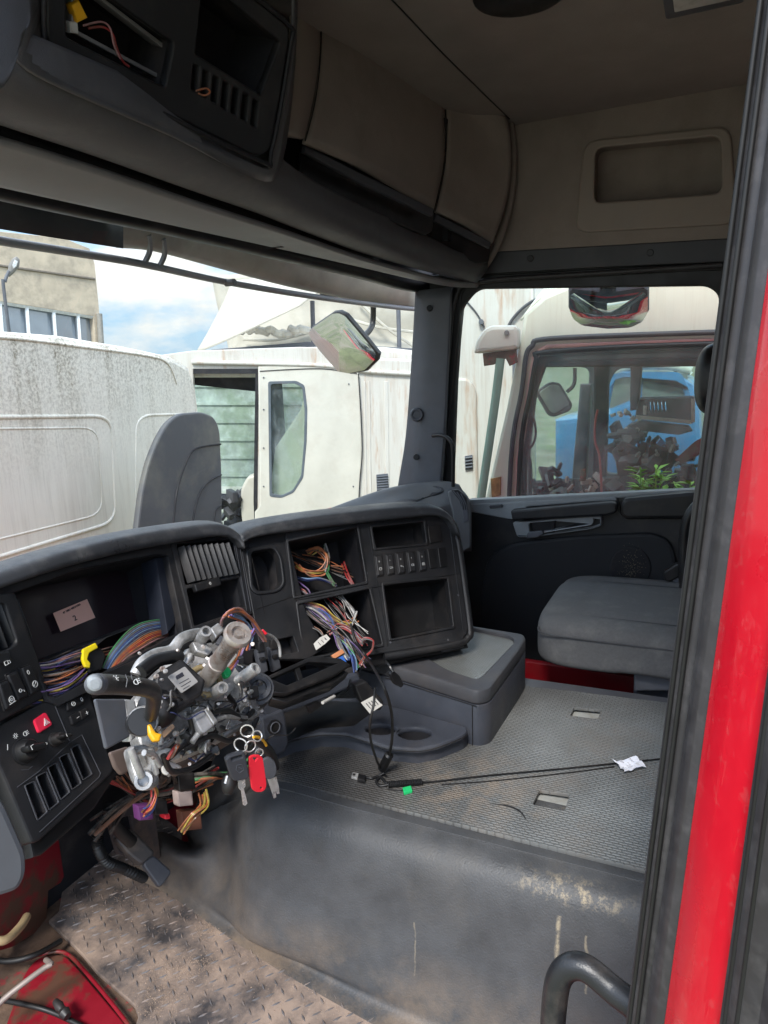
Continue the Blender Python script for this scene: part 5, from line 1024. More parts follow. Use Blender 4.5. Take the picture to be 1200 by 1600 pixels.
plate('inner_frame', m_trimd, tC, Cp.off(-.05), [(806, 1200), (814, 720), (832, 600), (842, 556), (1300, 538), (1300, 1200)], holes=[[(815, 1200), (821, 730), (838, 610), (854, 566), (1300, 556), (1300, 1200)]], t=.05, bev=.01, hr=.02)
plate('side_pane', m_cglass, tC, Cp.off(-.03), wc, t=.004, bev=0)
# mirror housing on its corner and green post behind
mh = Pl(at(780, 530, X=1.95), -80, 0)
plate('mirror_bracket', m_creamp, tC, mh, [(740, 550), (744, 532), (756, 514), (768, 508), (806, 508), (810, 514), (810, 544), (800, 547), (742, 552)], t=.16, bev=.02, r=.02)
a = mh.hit(792, 520, .0); cyl('bracket_bolt', m_label, tC, a, a+mh.n*.015, .012, 10); plate('bracket_foot', m_rust, tC, mh.off(-.03), [(754, 552), (806, 546), (808, 566), (796, 572), (790, 560), (770, 570), (756, 572)], t=.05, bev=.006)
plate('pillar_rust', mat('rusty pillar foot', (.35, .22, .1), .9, var=.5, vs=20), tC, Cp.off(.01), [(766, 748), (782, 745), (782, 774), (768, 778)], t=.02, bev=.004)
tube('pillar_trim', m_greenp, tC, [mh.hit(782, 560, -.04), mh.hit(772, 640, -.04), mh.hit(750, 790, -.04), mh.hit(735, 900, -.04)], .022, 8)
tube('steering_wheel_rim', m_trim, tC, [Cp.hit(x, y, -.25) for x, y in [(812, 705), (824, 712), (828, 740), (826, 800)]], .014, 8)
# far side of that cab: pillars, far door frame with blue pickup beyond
FC = Cp.off(-1.9)
plate('far_side', m_trim, tC, FC, [(800, 540), (1200, 540), (1200, 1100), (800, 1100)], holes=[[(838, 572), (921, 574), (917, 640), (898, 770), (822, 772)], [(950, 600), (962, 576), (1150, 570), (1140, 740), (944, 740)]], t=.06, bev=.01, hr=.06)
plate('far_pane', m_gglass, tC, FC.off(-.03), [(820, 560), (1190, 560), (1190, 800), (820, 800)], t=.004, bev=0)
plate('inner_pillar', m_trim, tC, Cp.off(-1.5), [(906, 600), (924, 600), (914, 780), (890, 780)], t=.08, bev=.02)
plate('cab_header', m_dark, tC, Cp.off(-.9), [(820, 545), (1200, 540), (1200, 572), (820, 574)], t=.1, bev=.01)
plate('inner_post', m_trimd, tC, Cp.off(-.95), [(985, 560), (1004, 560), (998, 640), (984, 642)], t=.06, bev=.01); plate('inner_post', m_dark, tC, Cp.off(-1.0), [(928, 560), (952, 560), (946, 780), (926, 780)], t=.06, bev=.01)
plate('cab_floor', m_dark, tC, Cp.off(-.9), [(820, 755), (1200, 735), (1200, 1100), (820, 1100)], t=.1)
box('rear_wall', m_trimd, tC, (XC+1.0, -.75, .7), (1.9, .06, 2.2), bev=.01)
tube('red_hose', mat('dull red hose', (.42, .06, .05), .5), tC, [Cp.hit(x, y, -.30) for x, y in [(934, 640), (930, 660), (930, 690), (937, 715), (940, 770), (941, 820)]], .006, 8); tube('black_cable', m_rubber2, tC, [Cp.hit(x, y, -.06) for x, y in [(823, 640), (834, 655), (837, 680), (830, 698), (818, 700)]], .006, 8)
mm = Pl(Cp.hit(868, 622, -.9), -60, 4)
plate('far_mirror', m_trimd, tC, mm, [(838, 612), (862, 596), (876, 598), (896, 632), (892, 642), (866, 652), (858, 648)], t=.05, bev=.012, r=.02); plate('far_mirror_face', mat('dull mirror', (.30, .33, .30), .3), tC, mm.off(.006), [(842, 613), (862, 600), (874, 602), (891, 632), (866, 646), (860, 643)], t=.01, bev=.003, r=.02)
tube('far_mirror_arm', m_trimd, tC, [mm.hit(886, 612), mm.hit(897, 600), mm.hit(898, 575)], .012, 8)
# junk inside
def junk(n, x0, x1, y0, y1, d0, d1, s0, s1, mt, seed, parent, name):
    bm = bmesh.new(); r_ = random.Random(seed)
    for _ in range(n):
        p = Cp.hit(r_.uniform(x0, x1), r_.uniform(y0, y1), -r_.uniform(d0, d1)); M = Matrix.Translation(p) @ Matrix.Rotation(r_.uniform(0, 3.1), 4, Vector((r_.uniform(-1, 1), r_.uniform(-1, 1), r_.uniform(-1, 1))).normalized())
        if r_.random() < .35: q = M @ Vector((s1*.7, 0, 0)); lathe_bm(bm, p, q, [(0, s0*.5), (s1*.3, s0*.6), (s1*.5, s0*.4)], 8)
        else: box_bm(bm, M, r_.uniform(s0, s1), r_.uniform(s0, s1)*.6, r_.uniform(s0, s1)*.35, .004)
    return bm_obj(name, bm, mt, parent)
jk = thing('scrap_heap', 'heap of stripped black and grey dash parts inside the cream cab', 'scrap', Cp.hit(960, 800, -.6))
for n, a_, mt, sd_ in ((30, (820, 900, 735, 790, .3, .8, .02, .12), m_black, 1), (30, (955, 1050, 672, 740, .3, .8, .03, .16), m_trimd, 2), (25, (1000, 1085, 690, 770, .3, .7, .02, .12), m_black, 3), (12, (955, 1010, 640, 690, .4, .7, .02, .06), m_white, 4), (14, (985, 1060, 690, 740, .2, .5, .015, .06), m_label, 5), (10, (885, 935, 745, 772, .3, .4, .02, .07), mat('dusty pink plastic', (.42, .32, .30), .6), 6), (4, (1030, 1060, 690, 710, .3, .5, .02, .06), m_bluec, 7), (22, (900, 1080, 750, 800, .4, .9, .04, .2), m_dark, 8)): junk(n, *a_, mt, sd_, jk, 'scrap_part')
gb = Pl(Cp.hit(1040, 640, -.5), -88, -6)
mb = thing('grey_unit', 'grey vented electronic unit with a white lower edge on top of the scrap heap', 'electronic unit', gb.o)
plate('unit_body', m_trim, mb, gb, [(996, 632), (1000, 624), (1084, 622), (1086, 656), (1082, 662), (992, 652)], holes=[[(1014+k*6, 628), (1016+k*6, 628), (1018+k*6, 644), (1015+k*6, 644)] for k in range(5)], t=.08, bev=.001)
plate('unit_edge', m_white, mb, gb.off(.008), [(994, 649), (1080, 657), (1080, 663), (993, 655)], t=.08, bev=.003); plate('unit_edge', m_white, mb, gb.off(.008), [(1080, 623), (1086, 623), (1086, 660), (1080, 660)], t=.08, bev=.003)
plate('grey_panel', m_trim, jk, gb.off(.05), [(984, 664), (1000, 659), (1076, 667), (1082, 674), (1060, 680), (990, 672)], t=.06, bev=.006)
plate('red_panel', m_redr, jk, Pl(Cp.hit(1070, 710, -.45), -80, 20), [(1054, 718), (1085, 690), (1110, 676), (1110, 700), (1064, 726)], t=.03, bev=.004)
plate('grey_cover', m_trimd, jk, Pl(Cp.hit(985, 700, -.45), -84, 10), [(955, 705), (972, 688), (1000, 700), (1012, 712), (1000, 722), (962, 722)], t=.06, bev=.01)
plate('brown_cylinder', m_rust, jk, Pl(Cp.hit(910, 742, -.3), -90, 0), [(907, 734), (915, 733), (914, 752), (905, 752)], t=.03, bev=.01)
# weed growing beside that cab
def weed(px_, py_, X, h, n, seed):
    r_ = random.Random(seed); base = at(px_, py_, X=X); base.z = max(base.z-h, -1.24)
    w_ = thing('weed', ('tall leafy green weed, the bigger one, growing up between the two cabs' if n > 40 else 'small leafy green weed growing to the right of the tall one'), 'weed', base, 'weeds between the cabs')
    bm = bmesh.new(); tops = []
    for s in range(7 if n > 40 else 4):
        t = at(px_+r_.uniform(-24, 24)*(1 if n > 40 else .6), py_-r_.uniform(0, 45)*(1 if n > 40 else .4), X=X+r_.uniform(-.05, .05)); tops.append(t); tube_bm(bm, [base+Vector((r_.uniform(-.03, .03), r_.uniform(-.03, .03), 0)), (base+t)/2+Vector((0, r_.uniform(-.04, .04), 0)), t], .003, 5)
    bm_obj('stem', bm, m_leaf, w_)
    bm = bmesh.new()
    for t in tops:
        for k in range(26):
            z = r_.uniform(0, .14); a = r_.uniform(0, 6.28); L = r_.uniform(.045, .085); d = Vector((math.cos(a), math.sin(a), r_.uniform(.1, .8))).normalized(); o = t-Vector((0, 0, z)); s = d.cross(Vector((0, 0, 1))).normalized()*L*.16
            v = [bm.verts.new(o), bm.verts.new(o+d*L*.45+s), bm.verts.new(o+d*L-Vector((0, 0, L*.2))), bm.verts.new(o+d*L*.45-s)]; bm.faces.new(v)
    bm_obj('leaves', bm, m_leaf, w_, 0)
weed(1018, 768, 1.62, .7, 50, 1); weed(1066, 772, 1.60, .7, 20, 2)
# blue pickup beyond
PX = 5.6; PP = Pl((PX, 0, 0), -90, 0)
pk2 = thing('blue_pickup', 'bright blue pickup with a white roof rail beyond the cream cab', 'pickup', (PX+.9, -.5, -1.25))
plate('body', m_bluec, pk2, PP, [(866, 656), (925, 650), (940, 610), (956, 586), (975, 580), (1060, 586), (1084, 600), (1094, 640), (1110, 900), (866, 900)], holes=[[(1004, 590), (1058, 590), (1068, 616), (1068, 624), (1002, 624)], [(960, 592), (990, 590), (988, 624), (950, 640)]], t=1.5, bev=.05, hr=.03)
plate('window', mat('pickup glass', (.35, .38, .38), .1, metal=.5, var=.3, vs=2), pk2, PP.off(-.06), [(945, 584), (1074, 584), (1074, 630), (945, 642)], t=.05)
tube('roof_rail', m_white, pk2, [PP.hit(x, y, -.1) for x, y in [(960, 582), (990, 572), (1050, 572), (1080, 580)]], .04, 8); plate('roof', m_white, pk2, PP.off(-.2), [(962, 586), (978, 574), (1060, 574), (1078, 586)], t=1.1, bev=.05)
# white body with vent between the pillar and the cream cab
W = Pl(at(735, 650, X=3.9), -74, 0)
wt = thing('parked_truck', 'white box body with a small vent grille at the front of the passenger window', 'truck', (W.o.x+1, W.o.y+1, -1.25), 'old truck cabs parked around')
plate('side_wall', m_wB, wt, W, [(690, 420), (835, 400), (845, 1500), (690, 1500)], t=1.2, bev=.03)
plate('door_panel', m_wB, wt, W.off(.02), [(715, 590), (735, 592), (745, 612), (748, 780), (700, 900), (690, 600)], t=.04, bev=.02, r=.1)
vg = plate('vent_grille', m_gr, wt, W.off(.04), [(726, 713), (738, 711), (739, 733), (727, 735)], t=.03, bev=.003)
for k in range(4): tube('grille_bar', m_trim, vg, [W.hit(727, 716+k*5, .05), W.hit(738, 714.5+k*5, .05)], .008, 4, 0)
a = W.hit(752, 503, .02); cyl('body_bolt', m_trim, wt, a-W.n*.02, a+W.n*.03, .02, 8); tube('body_seam', m_trimd, wt, [W.hit(x, y, .01) for x, y in [(728, 470), (745, 490), (757, 512)]], .006, 6)
tube('roof_edge', m_trimd, wt, [W.hit(x, y, .03) for x, y in [(788, 530), (800, 500), (830, 472), (880, 452)]], .012, 6)
# ================================================================== STEERING COLUMN, KEYS, WIRING
sc = thing('steering_column', 'bare steering column with its wheel removed, cast metal housing and rusty shaft end', 'steering column', at(300, 1180, Y=.75))
m_cast = m_alu
sA, sB = at(322, 1062, Y=.66), at(371, 992, Y=.57)
s1 = scl(sB); Ls = (sB-sA).length
sh = lathe('steering_shaft', m_steel, sc, sA, sB, [(0, 15*s1), (Ls*.35, 15*s1), (Ls*.36, 16.5*s1), (Ls*.40, 16.5*s1), (Ls*.41, 15*s1), (Ls*.80, 14.5*s1), (Ls*.82, 16*s1), (Ls*.95, 17*s1)], 26)
ax = (sB-sA).normalized(); lathe('shaft_flange', m_steel, sh, sB-ax*.006, sB+ax*.008, [(0, 17*s1), (.003, 22*s1), (.009, 22*s1), (.012, 20*s1), (.012, 12*s1), (.006, 11*s1), (.006, 7*s1), (.013, 6.5*s1), (.013, 3*s1)], 26)
tube('collar_ring', mat('brass grease ring', (.30, .23, .12), .5, metal=.4, var=.3, vs=50), sc, [sA+(frame(ax) @ Vector((math.cos(t)*26*s1, math.sin(t)*26*s1, -.004)))+ax*.0 for t in [k*math.pi/8 for k in range(16)]], .005, 8, 0, closed=True)
cyl('collar', m_cast, sc, sA-ax*.05, sA-ax*.004, 27*s1, 28, .004); cyl('column_tube', mat('brown column tube', (.12, .09, .075), .5, metal=.5, dirt=(.2, .13, .08), da=.6, ds=20), sc, at(262, 1196, Y=.85), at(392, 1120, Y=.78), .024, 24)
def pm(name, mt, px, Y, t=.02, yaw=-25, tilt=35, bev=.003, r=.004, holes=(), parent=sc, d=0):
    cx = sum(p[0] for p in px)/len(px); cy = sum(p[1] for p in px)/len(px)
    return plate(name, mt, parent, Pl(at(cx, cy, Y=Y), yaw, tilt), px, holes=holes, t=t, bev=bev, r=r, hr=.002, d=d)
def pc(name, mt, p1, Y1, p2, Y2, rpx, parent=sc, hollow=False, n=18):
    a, b = at(*p1, Y=Y1), at(*p2, Y=Y2); r = rpx*scl(b); L = (b-a).length
    pr = [(0, r*.9), (L*.1, r), (L*.93, r), (L, r*.93)]
    if hollow: pr += [(L, r*.6), (L*.75, r*.55)]
    return lathe(name, mt, parent, a, b, pr, n)
# housing: stacked castings behind everything
pm('casting_back', m_cast, [(205, 1095), (240, 1050), (290, 1015), (335, 1000), (360, 1010), (410, 1050), (425, 1085), (405, 1120), (360, 1150), (300, 1180), (240, 1200), (215, 1160)], .74, .05, bev=.008, r=.012)
pm('casting_plate', m_cast, [(225, 1110), (262, 1088), (330, 1080), (345, 1110), (300, 1150), (255, 1175), (228, 1160)], .70, .03, bev=.006, r=.008)
# black angle-sensor box with its label
bb = pm('module_box', m_black, [(243, 1052), (284, 1028), (322, 1062), (317, 1083), (274, 1110), (262, 1112), (240, 1092)], .655, .035, yaw=-28, tilt=42, bev=.004, r=.004)
bl = pm('module_label', m_label, [(262, 1057), (289, 1041), (310, 1065), (284, 1083)], .643, .002, yaw=-28, tilt=42, bev=.0003, r=.002, parent=bb)
LP = Pl(at(286, 1062, Y=.643), -28, 42)
strokes('label_print', m_ink, bb, LP, [[(275, 1059), (286, 1053)], [(276, 1061), (287, 1055)], [(275, 1057), (285, 1051)]], .0010, .0008); strokes('label_print', m_trimd, bb, LP, [[(280, 1068), (295, 1060)], [(283, 1073), (298, 1064)], [(286, 1077), (296, 1071)]], .0005, .0006)
for x, y in ((258, 1050), (316, 1070), (268, 1102), (250, 1098)): a = at(x, y, Y=.644); cyl('screw', m_cast, bb, a, a+LP.n*.004, .0032, 8)
# indicator stalk
sk = thing('indicator_stalk', 'black indicator stalk with a pale grey end button pointing left from the column', 'stalk', at(235, 1110, Y=.66))
stp = [at(150, 1069, Y=.535), at(185, 1070, Y=.55), at(222, 1074, Y=.57), at(238, 1080, Y=.585), at(240, 1096, Y=.60), at(236, 1118, Y=.63)]
s0 = scl(stp[0])
tube('stalk_arm', mat('stalk plastic', (.014, .014, .015), .4, bump=.3, bs=800, dirt=DUST, da=.3, ds=20), sk, stp, lambda t: (16.5-3.5*max(0, (t-.55))*2)*s0, 20, 6)
d0 = (stp[0]-stp[1]).normalized(); a = stp[0]
lathe('stalk_button', m_trim, sk, a-d0*.004, a+d0*.012, [(0, 16.8*s0), (.008, 16*s0), (.012, 13*s0), (.015, 7*s0), (.016, .001)], 20)
bp = plane_to_cam(at(150, 1070, Y=.522)); plate('button_face', mat('pale grey button', (.30, .32, .33), .5, dirt=(.1, .1, .1), da=.4, ds=60), sk, Pl(at(150, 1070, Y=.520), -40, 10), [(136, 1060), (150, 1055), (162, 1062), (160, 1078), (146, 1083), (136, 1076)], t=.012, bev=.003, r=.004)
SP = Pl(at(190, 1066, Y=.540-.006), -8, 30)
for i, q in enumerate(((178, 1062), (212, 1066))): u, v = SP.uv(*q); icon(sk, SP, u, v, 'sun' if i == 0 else 'lamp', .0036, .0025)
strokes('stalk_seam', m_trimd, sk, SP.off(.002), [[(196, 1054), (199, 1062), (197, 1074)], [(205, 1054), (207, 1062)]], .0006, 0)
lathe('stalk_base', m_black, sk, at(250, 1108, Y=.69), at(236, 1108, Y=.62), [(0, .024), (.02, .027), (.045, .027), (.052, .022), (.058, .012)], 24)
# pale side plate and cast edge, left
pm('side_plate', mat('blue grey metal plate', (.11, .115, .13), .4, metal=.5, dirt=DUST, da=.3, ds=12), [(148, 1092), (200, 1092), (206, 1150), (166, 1172)], .70, .006, yaw=-5, tilt=15)
pm('side_casting', m_cast, [(194, 1092), (212, 1094), (216, 1112), (205, 1118), (208, 1132), (214, 1152), (204, 1160), (198, 1130)], .695, .02, yaw=-5, tilt=15, r=.002)
pc('switch_drum', m_black, (214, 1130), .72, (222, 1128), .64, 22); pc('drum_ring', m_cast, (222, 1128), .66, (224, 1127), .648, 24, hollow=True)
# lower cast bracket with a bolt eye
pm('lower_bracket', m_cast, [(196, 1166), (232, 1160), (246, 1190), (252, 1226), (232, 1234), (212, 1222), (204, 1196)], .69, .025, bev=.006, r=.01, holes=[[(216, 1176), (230, 1172), (236, 1192), (224, 1200)]])
pc('bolt_eye', m_cast, (226, 1216), .70, (224, 1220), .665, 15, hollow=True); pc('bracket_rib', m_cast, (204, 1170), .675, (222, 1214), .668, 6); pc('bracket_rib', m_cast, (236, 1168), .675, (244, 1210), .668, 5)
pm('side_duct', mat('brown sheet metal', (.12, .085, .07), .5, metal=.3), [(172, 1176), (202, 1166), (214, 1200), (190, 1212), (180, 1200)], .74, .008, yaw=-5, tilt=15)
# silver conduit over the top-left
tube('arched_pipe', m_cast, sc, [at(x, y, Y=Y) for x, y, Y in [(212, 1054, .70), (222, 1036, .70), (244, 1022, .70), (268, 1016, .70), (284, 998, .70), (308, 990, .70), (324, 992, .70)]], .0085, 12)
tube('arched_sheath', m_black, sc, [at(x, y, Y=Y) for x, y, Y in [(220, 1050, .69), (240, 1034, .69), (262, 1028, .69), (280, 1026, .69)]], .010, 10)
pc('cast_socket', m_cast, (308, 1010), .70, (322, 986), .655, 9.5, hollow=True); pc('cast_socket', m_cast, (330, 1086), .66, (348, 1074), .62, 10, hollow=True); pc('cast_socket', m_cast, (372, 1064), .68, (400, 1044), .645, 10, hollow=True)
pm('cast_lug', m_cast, [(300, 1002), (322, 1004), (334, 1014), (326, 1024), (306, 1018)], .67, .02, r=.003); pm('cast_lug', m_cast, [(318, 1096), (342, 1078), (362, 1064), (368, 1074), (350, 1094), (326, 1112), (306, 1108)], .655, .022, r=.005)
pm('plug_housing', m_cast, [(328, 982), (342, 972), (352, 984), (338, 998)], .67, .02, r=.002); pm('plug_shell', m_black, [(334, 990), (352, 978), (356, 986), (338, 1002)], .675, .02, r=.002)
pm('grey_plug', mat('grey nylon plug', (.24, .24, .25), .45, dirt=(.1, .09, .08), da=.5, ds=40), [(299, 1116), (326, 1104), (342, 1128), (320, 1146), (314, 1144)], .635, .025, r=.003); pm('plug_ridge', m_cast, [(318, 1108), (326, 1104), (342, 1128), (334, 1134)], .630, .03, r=.002)
pm('bracket_arm', m_cast, [(372, 1060), (386, 1058), (398, 1080), (405, 1112), (396, 1114), (384, 1094)], .665, .015, r=.003); pm('bracket_arm', m_cast, [(382, 1096), (400, 1088), (408, 1114), (398, 1120)], .66, .012)
pc('ignition_barrel', mat('barrel plastic', (.03, .03, .032), .38, dirt=DUST, da=.3, ds=20), (392, 1092), .74, (403, 1076), .665, 27); pc('barrel_ring', m_trimd, (401, 1079), .68, (405, 1074), .66, 20, hollow=True)
pm('barrel_clip', m_black, [(388, 1072), (404, 1070), (406, 1090), (392, 1092)], .648, .012, r=.002)
r_ = random.Random(21)
def clutter(name, mt, n, x0, x1, y0, y1, Y0, Y1, s0, s1, seed):
    r_ = random.Random(seed); bm = bmesh.new()
    for _ in range(n):
        p = at(r_.uniform(x0, x1), r_.uniform(y0, y1), Y=r_.uniform(Y0, Y1)); M = Matrix.Translation(p) @ Matrix.Rotation(r_.uniform(0, 3.1), 4, Vector((r_.uniform(-1, 1), r_.uniform(-1, 1), r_.uniform(-1, 1))).normalized())
        if r_.random() < .5: lathe_bm(bm, p, p+(M.to_3x3() @ Vector((0, 0, s1))), [(0, s0*.6), (s1*.2, s0*.8), (s1*.6, s0*.8), (s1, s0*.4)], 10)
        else: box_bm(bm, M, r_.uniform(s0, s1), r_.uniform(s0, s1)*.7, r_.uniform(s0, s1)*.5, .0012)
    return bm_obj(name, bm, mt, sc)
clutter('cast_fittings', m_cast, 34, 290, 395, 1020, 1125, .685, .73, .006, .020, 1); clutter('black_fittings', m_black, 14, 225, 400, 1060, 1180, .675, .73, .008, .022, 2)
clutter('cast_fittings', m_cast, 34, 245, 330, 1130, 1185, .66, .72, .006, .024, 3); clutter('black_fittings', m_black, 8, 270, 350, 1140, 1195, .65, .70, .008, .024, 4); clutter('cast_fittings', m_cast, 14, 340, 405, 1060, 1120, .65, .69, .005, .018, 6); clutter('plastic_plugs', m_trimd, 14, 280, 390, 1000, 1150, .645, .69, .006, .018, 5)
for k, L in enumerate([[(300, 1160), (320, 1135), (350, 1120), (390, 1122), (404, 1112)], [(290, 1170), (330, 1150), (360, 1158), (392, 1140), (402, 1120)], [(262, 1186), (290, 1160), (300, 1140), (296, 1120)], [(348, 1150), (380, 1132), (404, 1128)], [(330, 1114), (356, 1110), (380, 1124), (396, 1110)], [(255, 1180), (268, 1205), (300, 1200), (330, 1180)], [(225, 1176), (240, 1180), (250, 1196)], [(356, 1086), (366, 1100), (372, 1118)]]):
    tube('column_cable', m_black if k % 3 else m_cast, sc, [at(x, y, Y=.645+.004*(k % 4)) for x, y in L], .0042, 8)
pm('foil_patch', m_chrome, [(360, 1122), (384, 1112), (388, 1122), (366, 1138), (352, 1140)], .66, .004, bev=.0008); pm('white_tape', m_white, [(252, 1198), (262, 1192), (268, 1200), (262, 1212), (254, 1208)], .66, .005, bev=.001)
pm('foil_wrap', m_chrome, [(240, 1180), (256, 1172), (262, 1186), (286, 1198), (276, 1206), (252, 1200)], .675, .008, bev=.002)
yc = pm('yellow_clip', m_org, [(230, 1132), (236, 1130), (244, 1144), (254, 1146), (250, 1158), (240, 1158), (232, 1146)], .625, .010, r=.002); pm('tan_strip', mat('tan tape', (.32, .20, .12), .7), [(252, 1144), (270, 1130), (274, 1136), (256, 1154)], .63, .004, bev=.0008)
for k in range(4): tube('wire', wire_mat(['red', 'orange', 'white', 'orange'][k]), sc, [at(262+k*2, 1186-k, Y=.64), at(270+k*2, 1172-k, Y=.635), at(276+k, 1164, Y=.645)], .0022, 6)
gcn = pm('green_plug', m_green, [(348, 1046), (356, 1040), (363, 1048), (360, 1058), (352, 1058)], .63, .012, bev=.002)
# fine tangle: thin leads, screws and ties over the castings
rt = random.Random(44)
for k in range(18):
    x, y = rt.uniform(255, 385), rt.uniform(1085, 1185); pts = [at(x, y, Y=.655)]
    for j in range(4): x += rt.uniform(-6, 26); y += rt.uniform(-22, 16); pts.append(at(x, y, Y=rt.uniform(.635, .665)))
    tube('thin_lead', wire_mat(rt.choice(['black', 'black', 'grey', 'black', 'red', 'white', 'brown', 'navy'])), sc, pts, rt.uniform(.0009, .0017), 5, 5)
bm = bmesh.new()
for k in range(46):
    p = at(rt.uniform(215, 410), rt.uniform(1000, 1200), Y=rt.uniform(.645, .67)); d_ = (CAM-p).normalized()+Vector((rt.uniform(-.5, .5), rt.uniform(-.5, .5), rt.uniform(-.3, .5))); r0 = rt.uniform(.002, .0042)
    lathe_bm(bm, p, p+d_.normalized()*.01, [(0, r0), (.004, r0), (.005, r0*.8), (.005, r0*.4), (.0035, r0*.35)], 10)
bm_obj('screws', bm, m_steel, sc)
# ---- keys
kb = thing('key_bunch', 'bunch of truck keys with a bright red tag hanging from the ignition', 'keys', at(392, 1170, Y=.62))
YK = .60
def kring(cx, cy, rpx, yaw, tilt=0, nm='key_ring'):
    P = Pl(at(cx, cy, Y=YK), yaw, tilt); s = scl(P.o)*rpx
    return tube(nm, m_chrome, kb, [P.P(s*math.cos(t), s*math.sin(t)) for t in [k*math.pi/8 for k in range(16)]], .0011, 6, 0, closed=True)
kring(386, 1142, 10, -60); kring(376, 1164, 11, -80); kring(391, 1166, 9, -30); kring(402, 1150, 8, -20, 30); kring(405, 1176, 6, -50)
kp = Pl(at(372, 1200, Y=YK), -34, -4)
fb = plate('key_head', m_trimd, kb, kp, [(352, 1188), (358, 1182), (380, 1175), (384, 1178), (390, 1214), (386, 1218), (366, 1221), (362, 1217)], holes=[[(361, 1185), (378, 1180), (379, 1184), (363, 1189)]], t=.009, bev=.002, r=.003, hr=.0015)
strokes('key_emblem', m_trim, fb, kp, [[(370, 1196), (378, 1194), (381, 1203), (374, 1208), (369, 1203), (370, 1196)], [(373, 1199), (378, 1201)]], .0004, .0004)
plate('key_blade', m_chrome, fb, kp.off(-.003), [(372, 1220), (383, 1217), (384, 1228), (381, 1232), (387, 1255), (384, 1259), (380, 1258), (377, 1236), (373, 1232)], t=.0022, bev=.0003)
tgp = Pl(at(404, 1208, Y=YK-.012), -28, -3)
tg = plate('key_tag', m_tagr, kb, tgp, [(389, 1184), (396, 1180), (406, 1180), (411, 1184), (417, 1226), (415, 1234), (409, 1238), (400, 1238), (394, 1234), (390, 1210)], holes=[[(395, 1184), (403, 1184), (399, 1190)], [(407, 1230), (410, 1230), (410, 1233), (407, 1233)]], t=.004, bev=.001, r=.004, hr=.0006)
k2 = Pl(at(424, 1200, Y=YK+.012), -40, 0)
plate('key_head', m_trim, kb, k2, [(410, 1188), (420, 1183), (430, 1190), (433, 1205), (428, 1216), (418, 1219), (412, 1210)], t=.006, bev=.001, r=.006)
for q in [[(418, 1218), (426, 1216), (430, 1232), (432, 1246), (428, 1248), (424, 1236)], [(424, 1216), (432, 1214), (436, 1230), (437, 1240), (433, 1241), (428, 1230)]]: plate('key_blade', m_chrome, kb, k2.off(-.002), q, t=.0022, bev=.0003)
tube('key_strap', m_black, kb, [at(x, y, Y=YK+.03) for x, y in [(392, 1150), (410, 1162), (424, 1180), (430, 1200)]], .008, 8); tube('key_strap', m_black, kb, [at(x, y, Y=YK+.03) for x, y in [(366, 1205), (358, 1225), (356, 1240)]], lambda t: .010*(.6+.6*math.sin(math.pi*min(.95, t+.05))), 10)
tube('orange_ring', m_org, kb, [at(x, y, Y=YK) for x, y in [(396, 1152), (404, 1152), (412, 1158), (416, 1165)]], .0022, 6); tube('small_key', m_chrome, kb, [at(355, 1212, Y=YK), at(352, 1224, Y=YK)], .002, 6, 0)

# ---- wiring
def bundle(root, path, n, cols, spread, r=.0016, seed=0, ends=.4, name='wire'):
    """n separate insulated wires that wander round one path of 3-D points"""
    rr = random.Random(seed); path = [Vector(p) for p in path]
    for k in range(n):
        o1 = Vector((rr.gauss(0, 1), rr.gauss(0, 1), rr.gauss(0, 1)))*spread; pts = []
        for i, p in enumerate(path):
            o1 = o1*.6+Vector((rr.gauss(0, 1), rr.gauss(0, 1), rr.gauss(0, 1)))*spread*.6
            pts.append(p+o1)
        tube(name, wire_mat(cols[k % len(cols)] if isinstance(cols, list) else cols), root, pts, r*rr.uniform(.85, 1.2), 5, 4)
cp = lambda x, y, dd: CL.hit(x, y, dd)
wh = thing('wiring_harness', 'thick striped harness of many thin wires lying in the empty instrument opening', 'wiring', cp(110, 1045, -.03))
rr = random.Random(2); cc_ = ['orange', 'navy', 'purple', 'red', 'blue', 'orange', 'brown', 'grey', 'pink', 'navy', 'black', 'yellow']
for k in range(84):
    y = 1034+k*.80+rr.uniform(-3, 3); d_ = rr.uniform(-.05, -.004); sl_ = rr.uniform(-8, 5)
    tube('wire', wire_mat(rr.choice(cc_)), wh, [cp(48, y+2, d_), cp(78+rr.uniform(-4, 4), y+sl_*.3, d_+rr.uniform(-.006, .006)), cp(108+rr.uniform(-4, 4), y-8+sl_, d_+rr.uniform(-.006, .006)), cp(136, y-15+sl_*1.6-(y-1040)*.35, d_-.008)], .0014, 5, 4)
wh2 = thing('wiring_harness', 'fan of green, blue and orange wires rising right of the yellow plug', 'wiring', cp(200, 1000, -.03))
for k, c_ in enumerate(['green', 'grey', 'lblue', 'grey', 'blue', 'lblue', 'navy', 'grey', 'orange', 'orange', 'red', 'orange', 'brown', 'pink', 'black', 'black', 'brown', 'orange']):
    tube('wire', wire_mat(c_), wh2, [cp(160+k*1.5, 1044+k*.3, -.02), cp(172+k*1.9, 1020+k*.6, -.02), cp(196+k*2, 990+k*1.7, -.025), cp(220+k*1.4, 974+k*2.2, -.03), cp(252, 968+k*2.2, -.04), cp(275, 968+k*2, -.06)], .0016, 6, 4)
bundle(wh2, [cp(136, 1030, -.03), cp(170, 1020, -.04), cp(210, 1010, -.05), cp(255, 1000, -.06)], 12, ['pink', 'brown', 'black', 'red'], .006, .0016, 4)
yp = thing('yellow_plug', 'black wire plug with a yellow locking clip in the instrument opening', 'connector', cp(146, 1030, -.01))
YPp = CL.off(-.005)
plate('plug_body', m_black, yp, YPp.off(-.006), [(140, 1018), (158, 1012), (166, 1024), (160, 1046), (140, 1052), (134, 1036)], t=.03, bev=.003, r=.003)
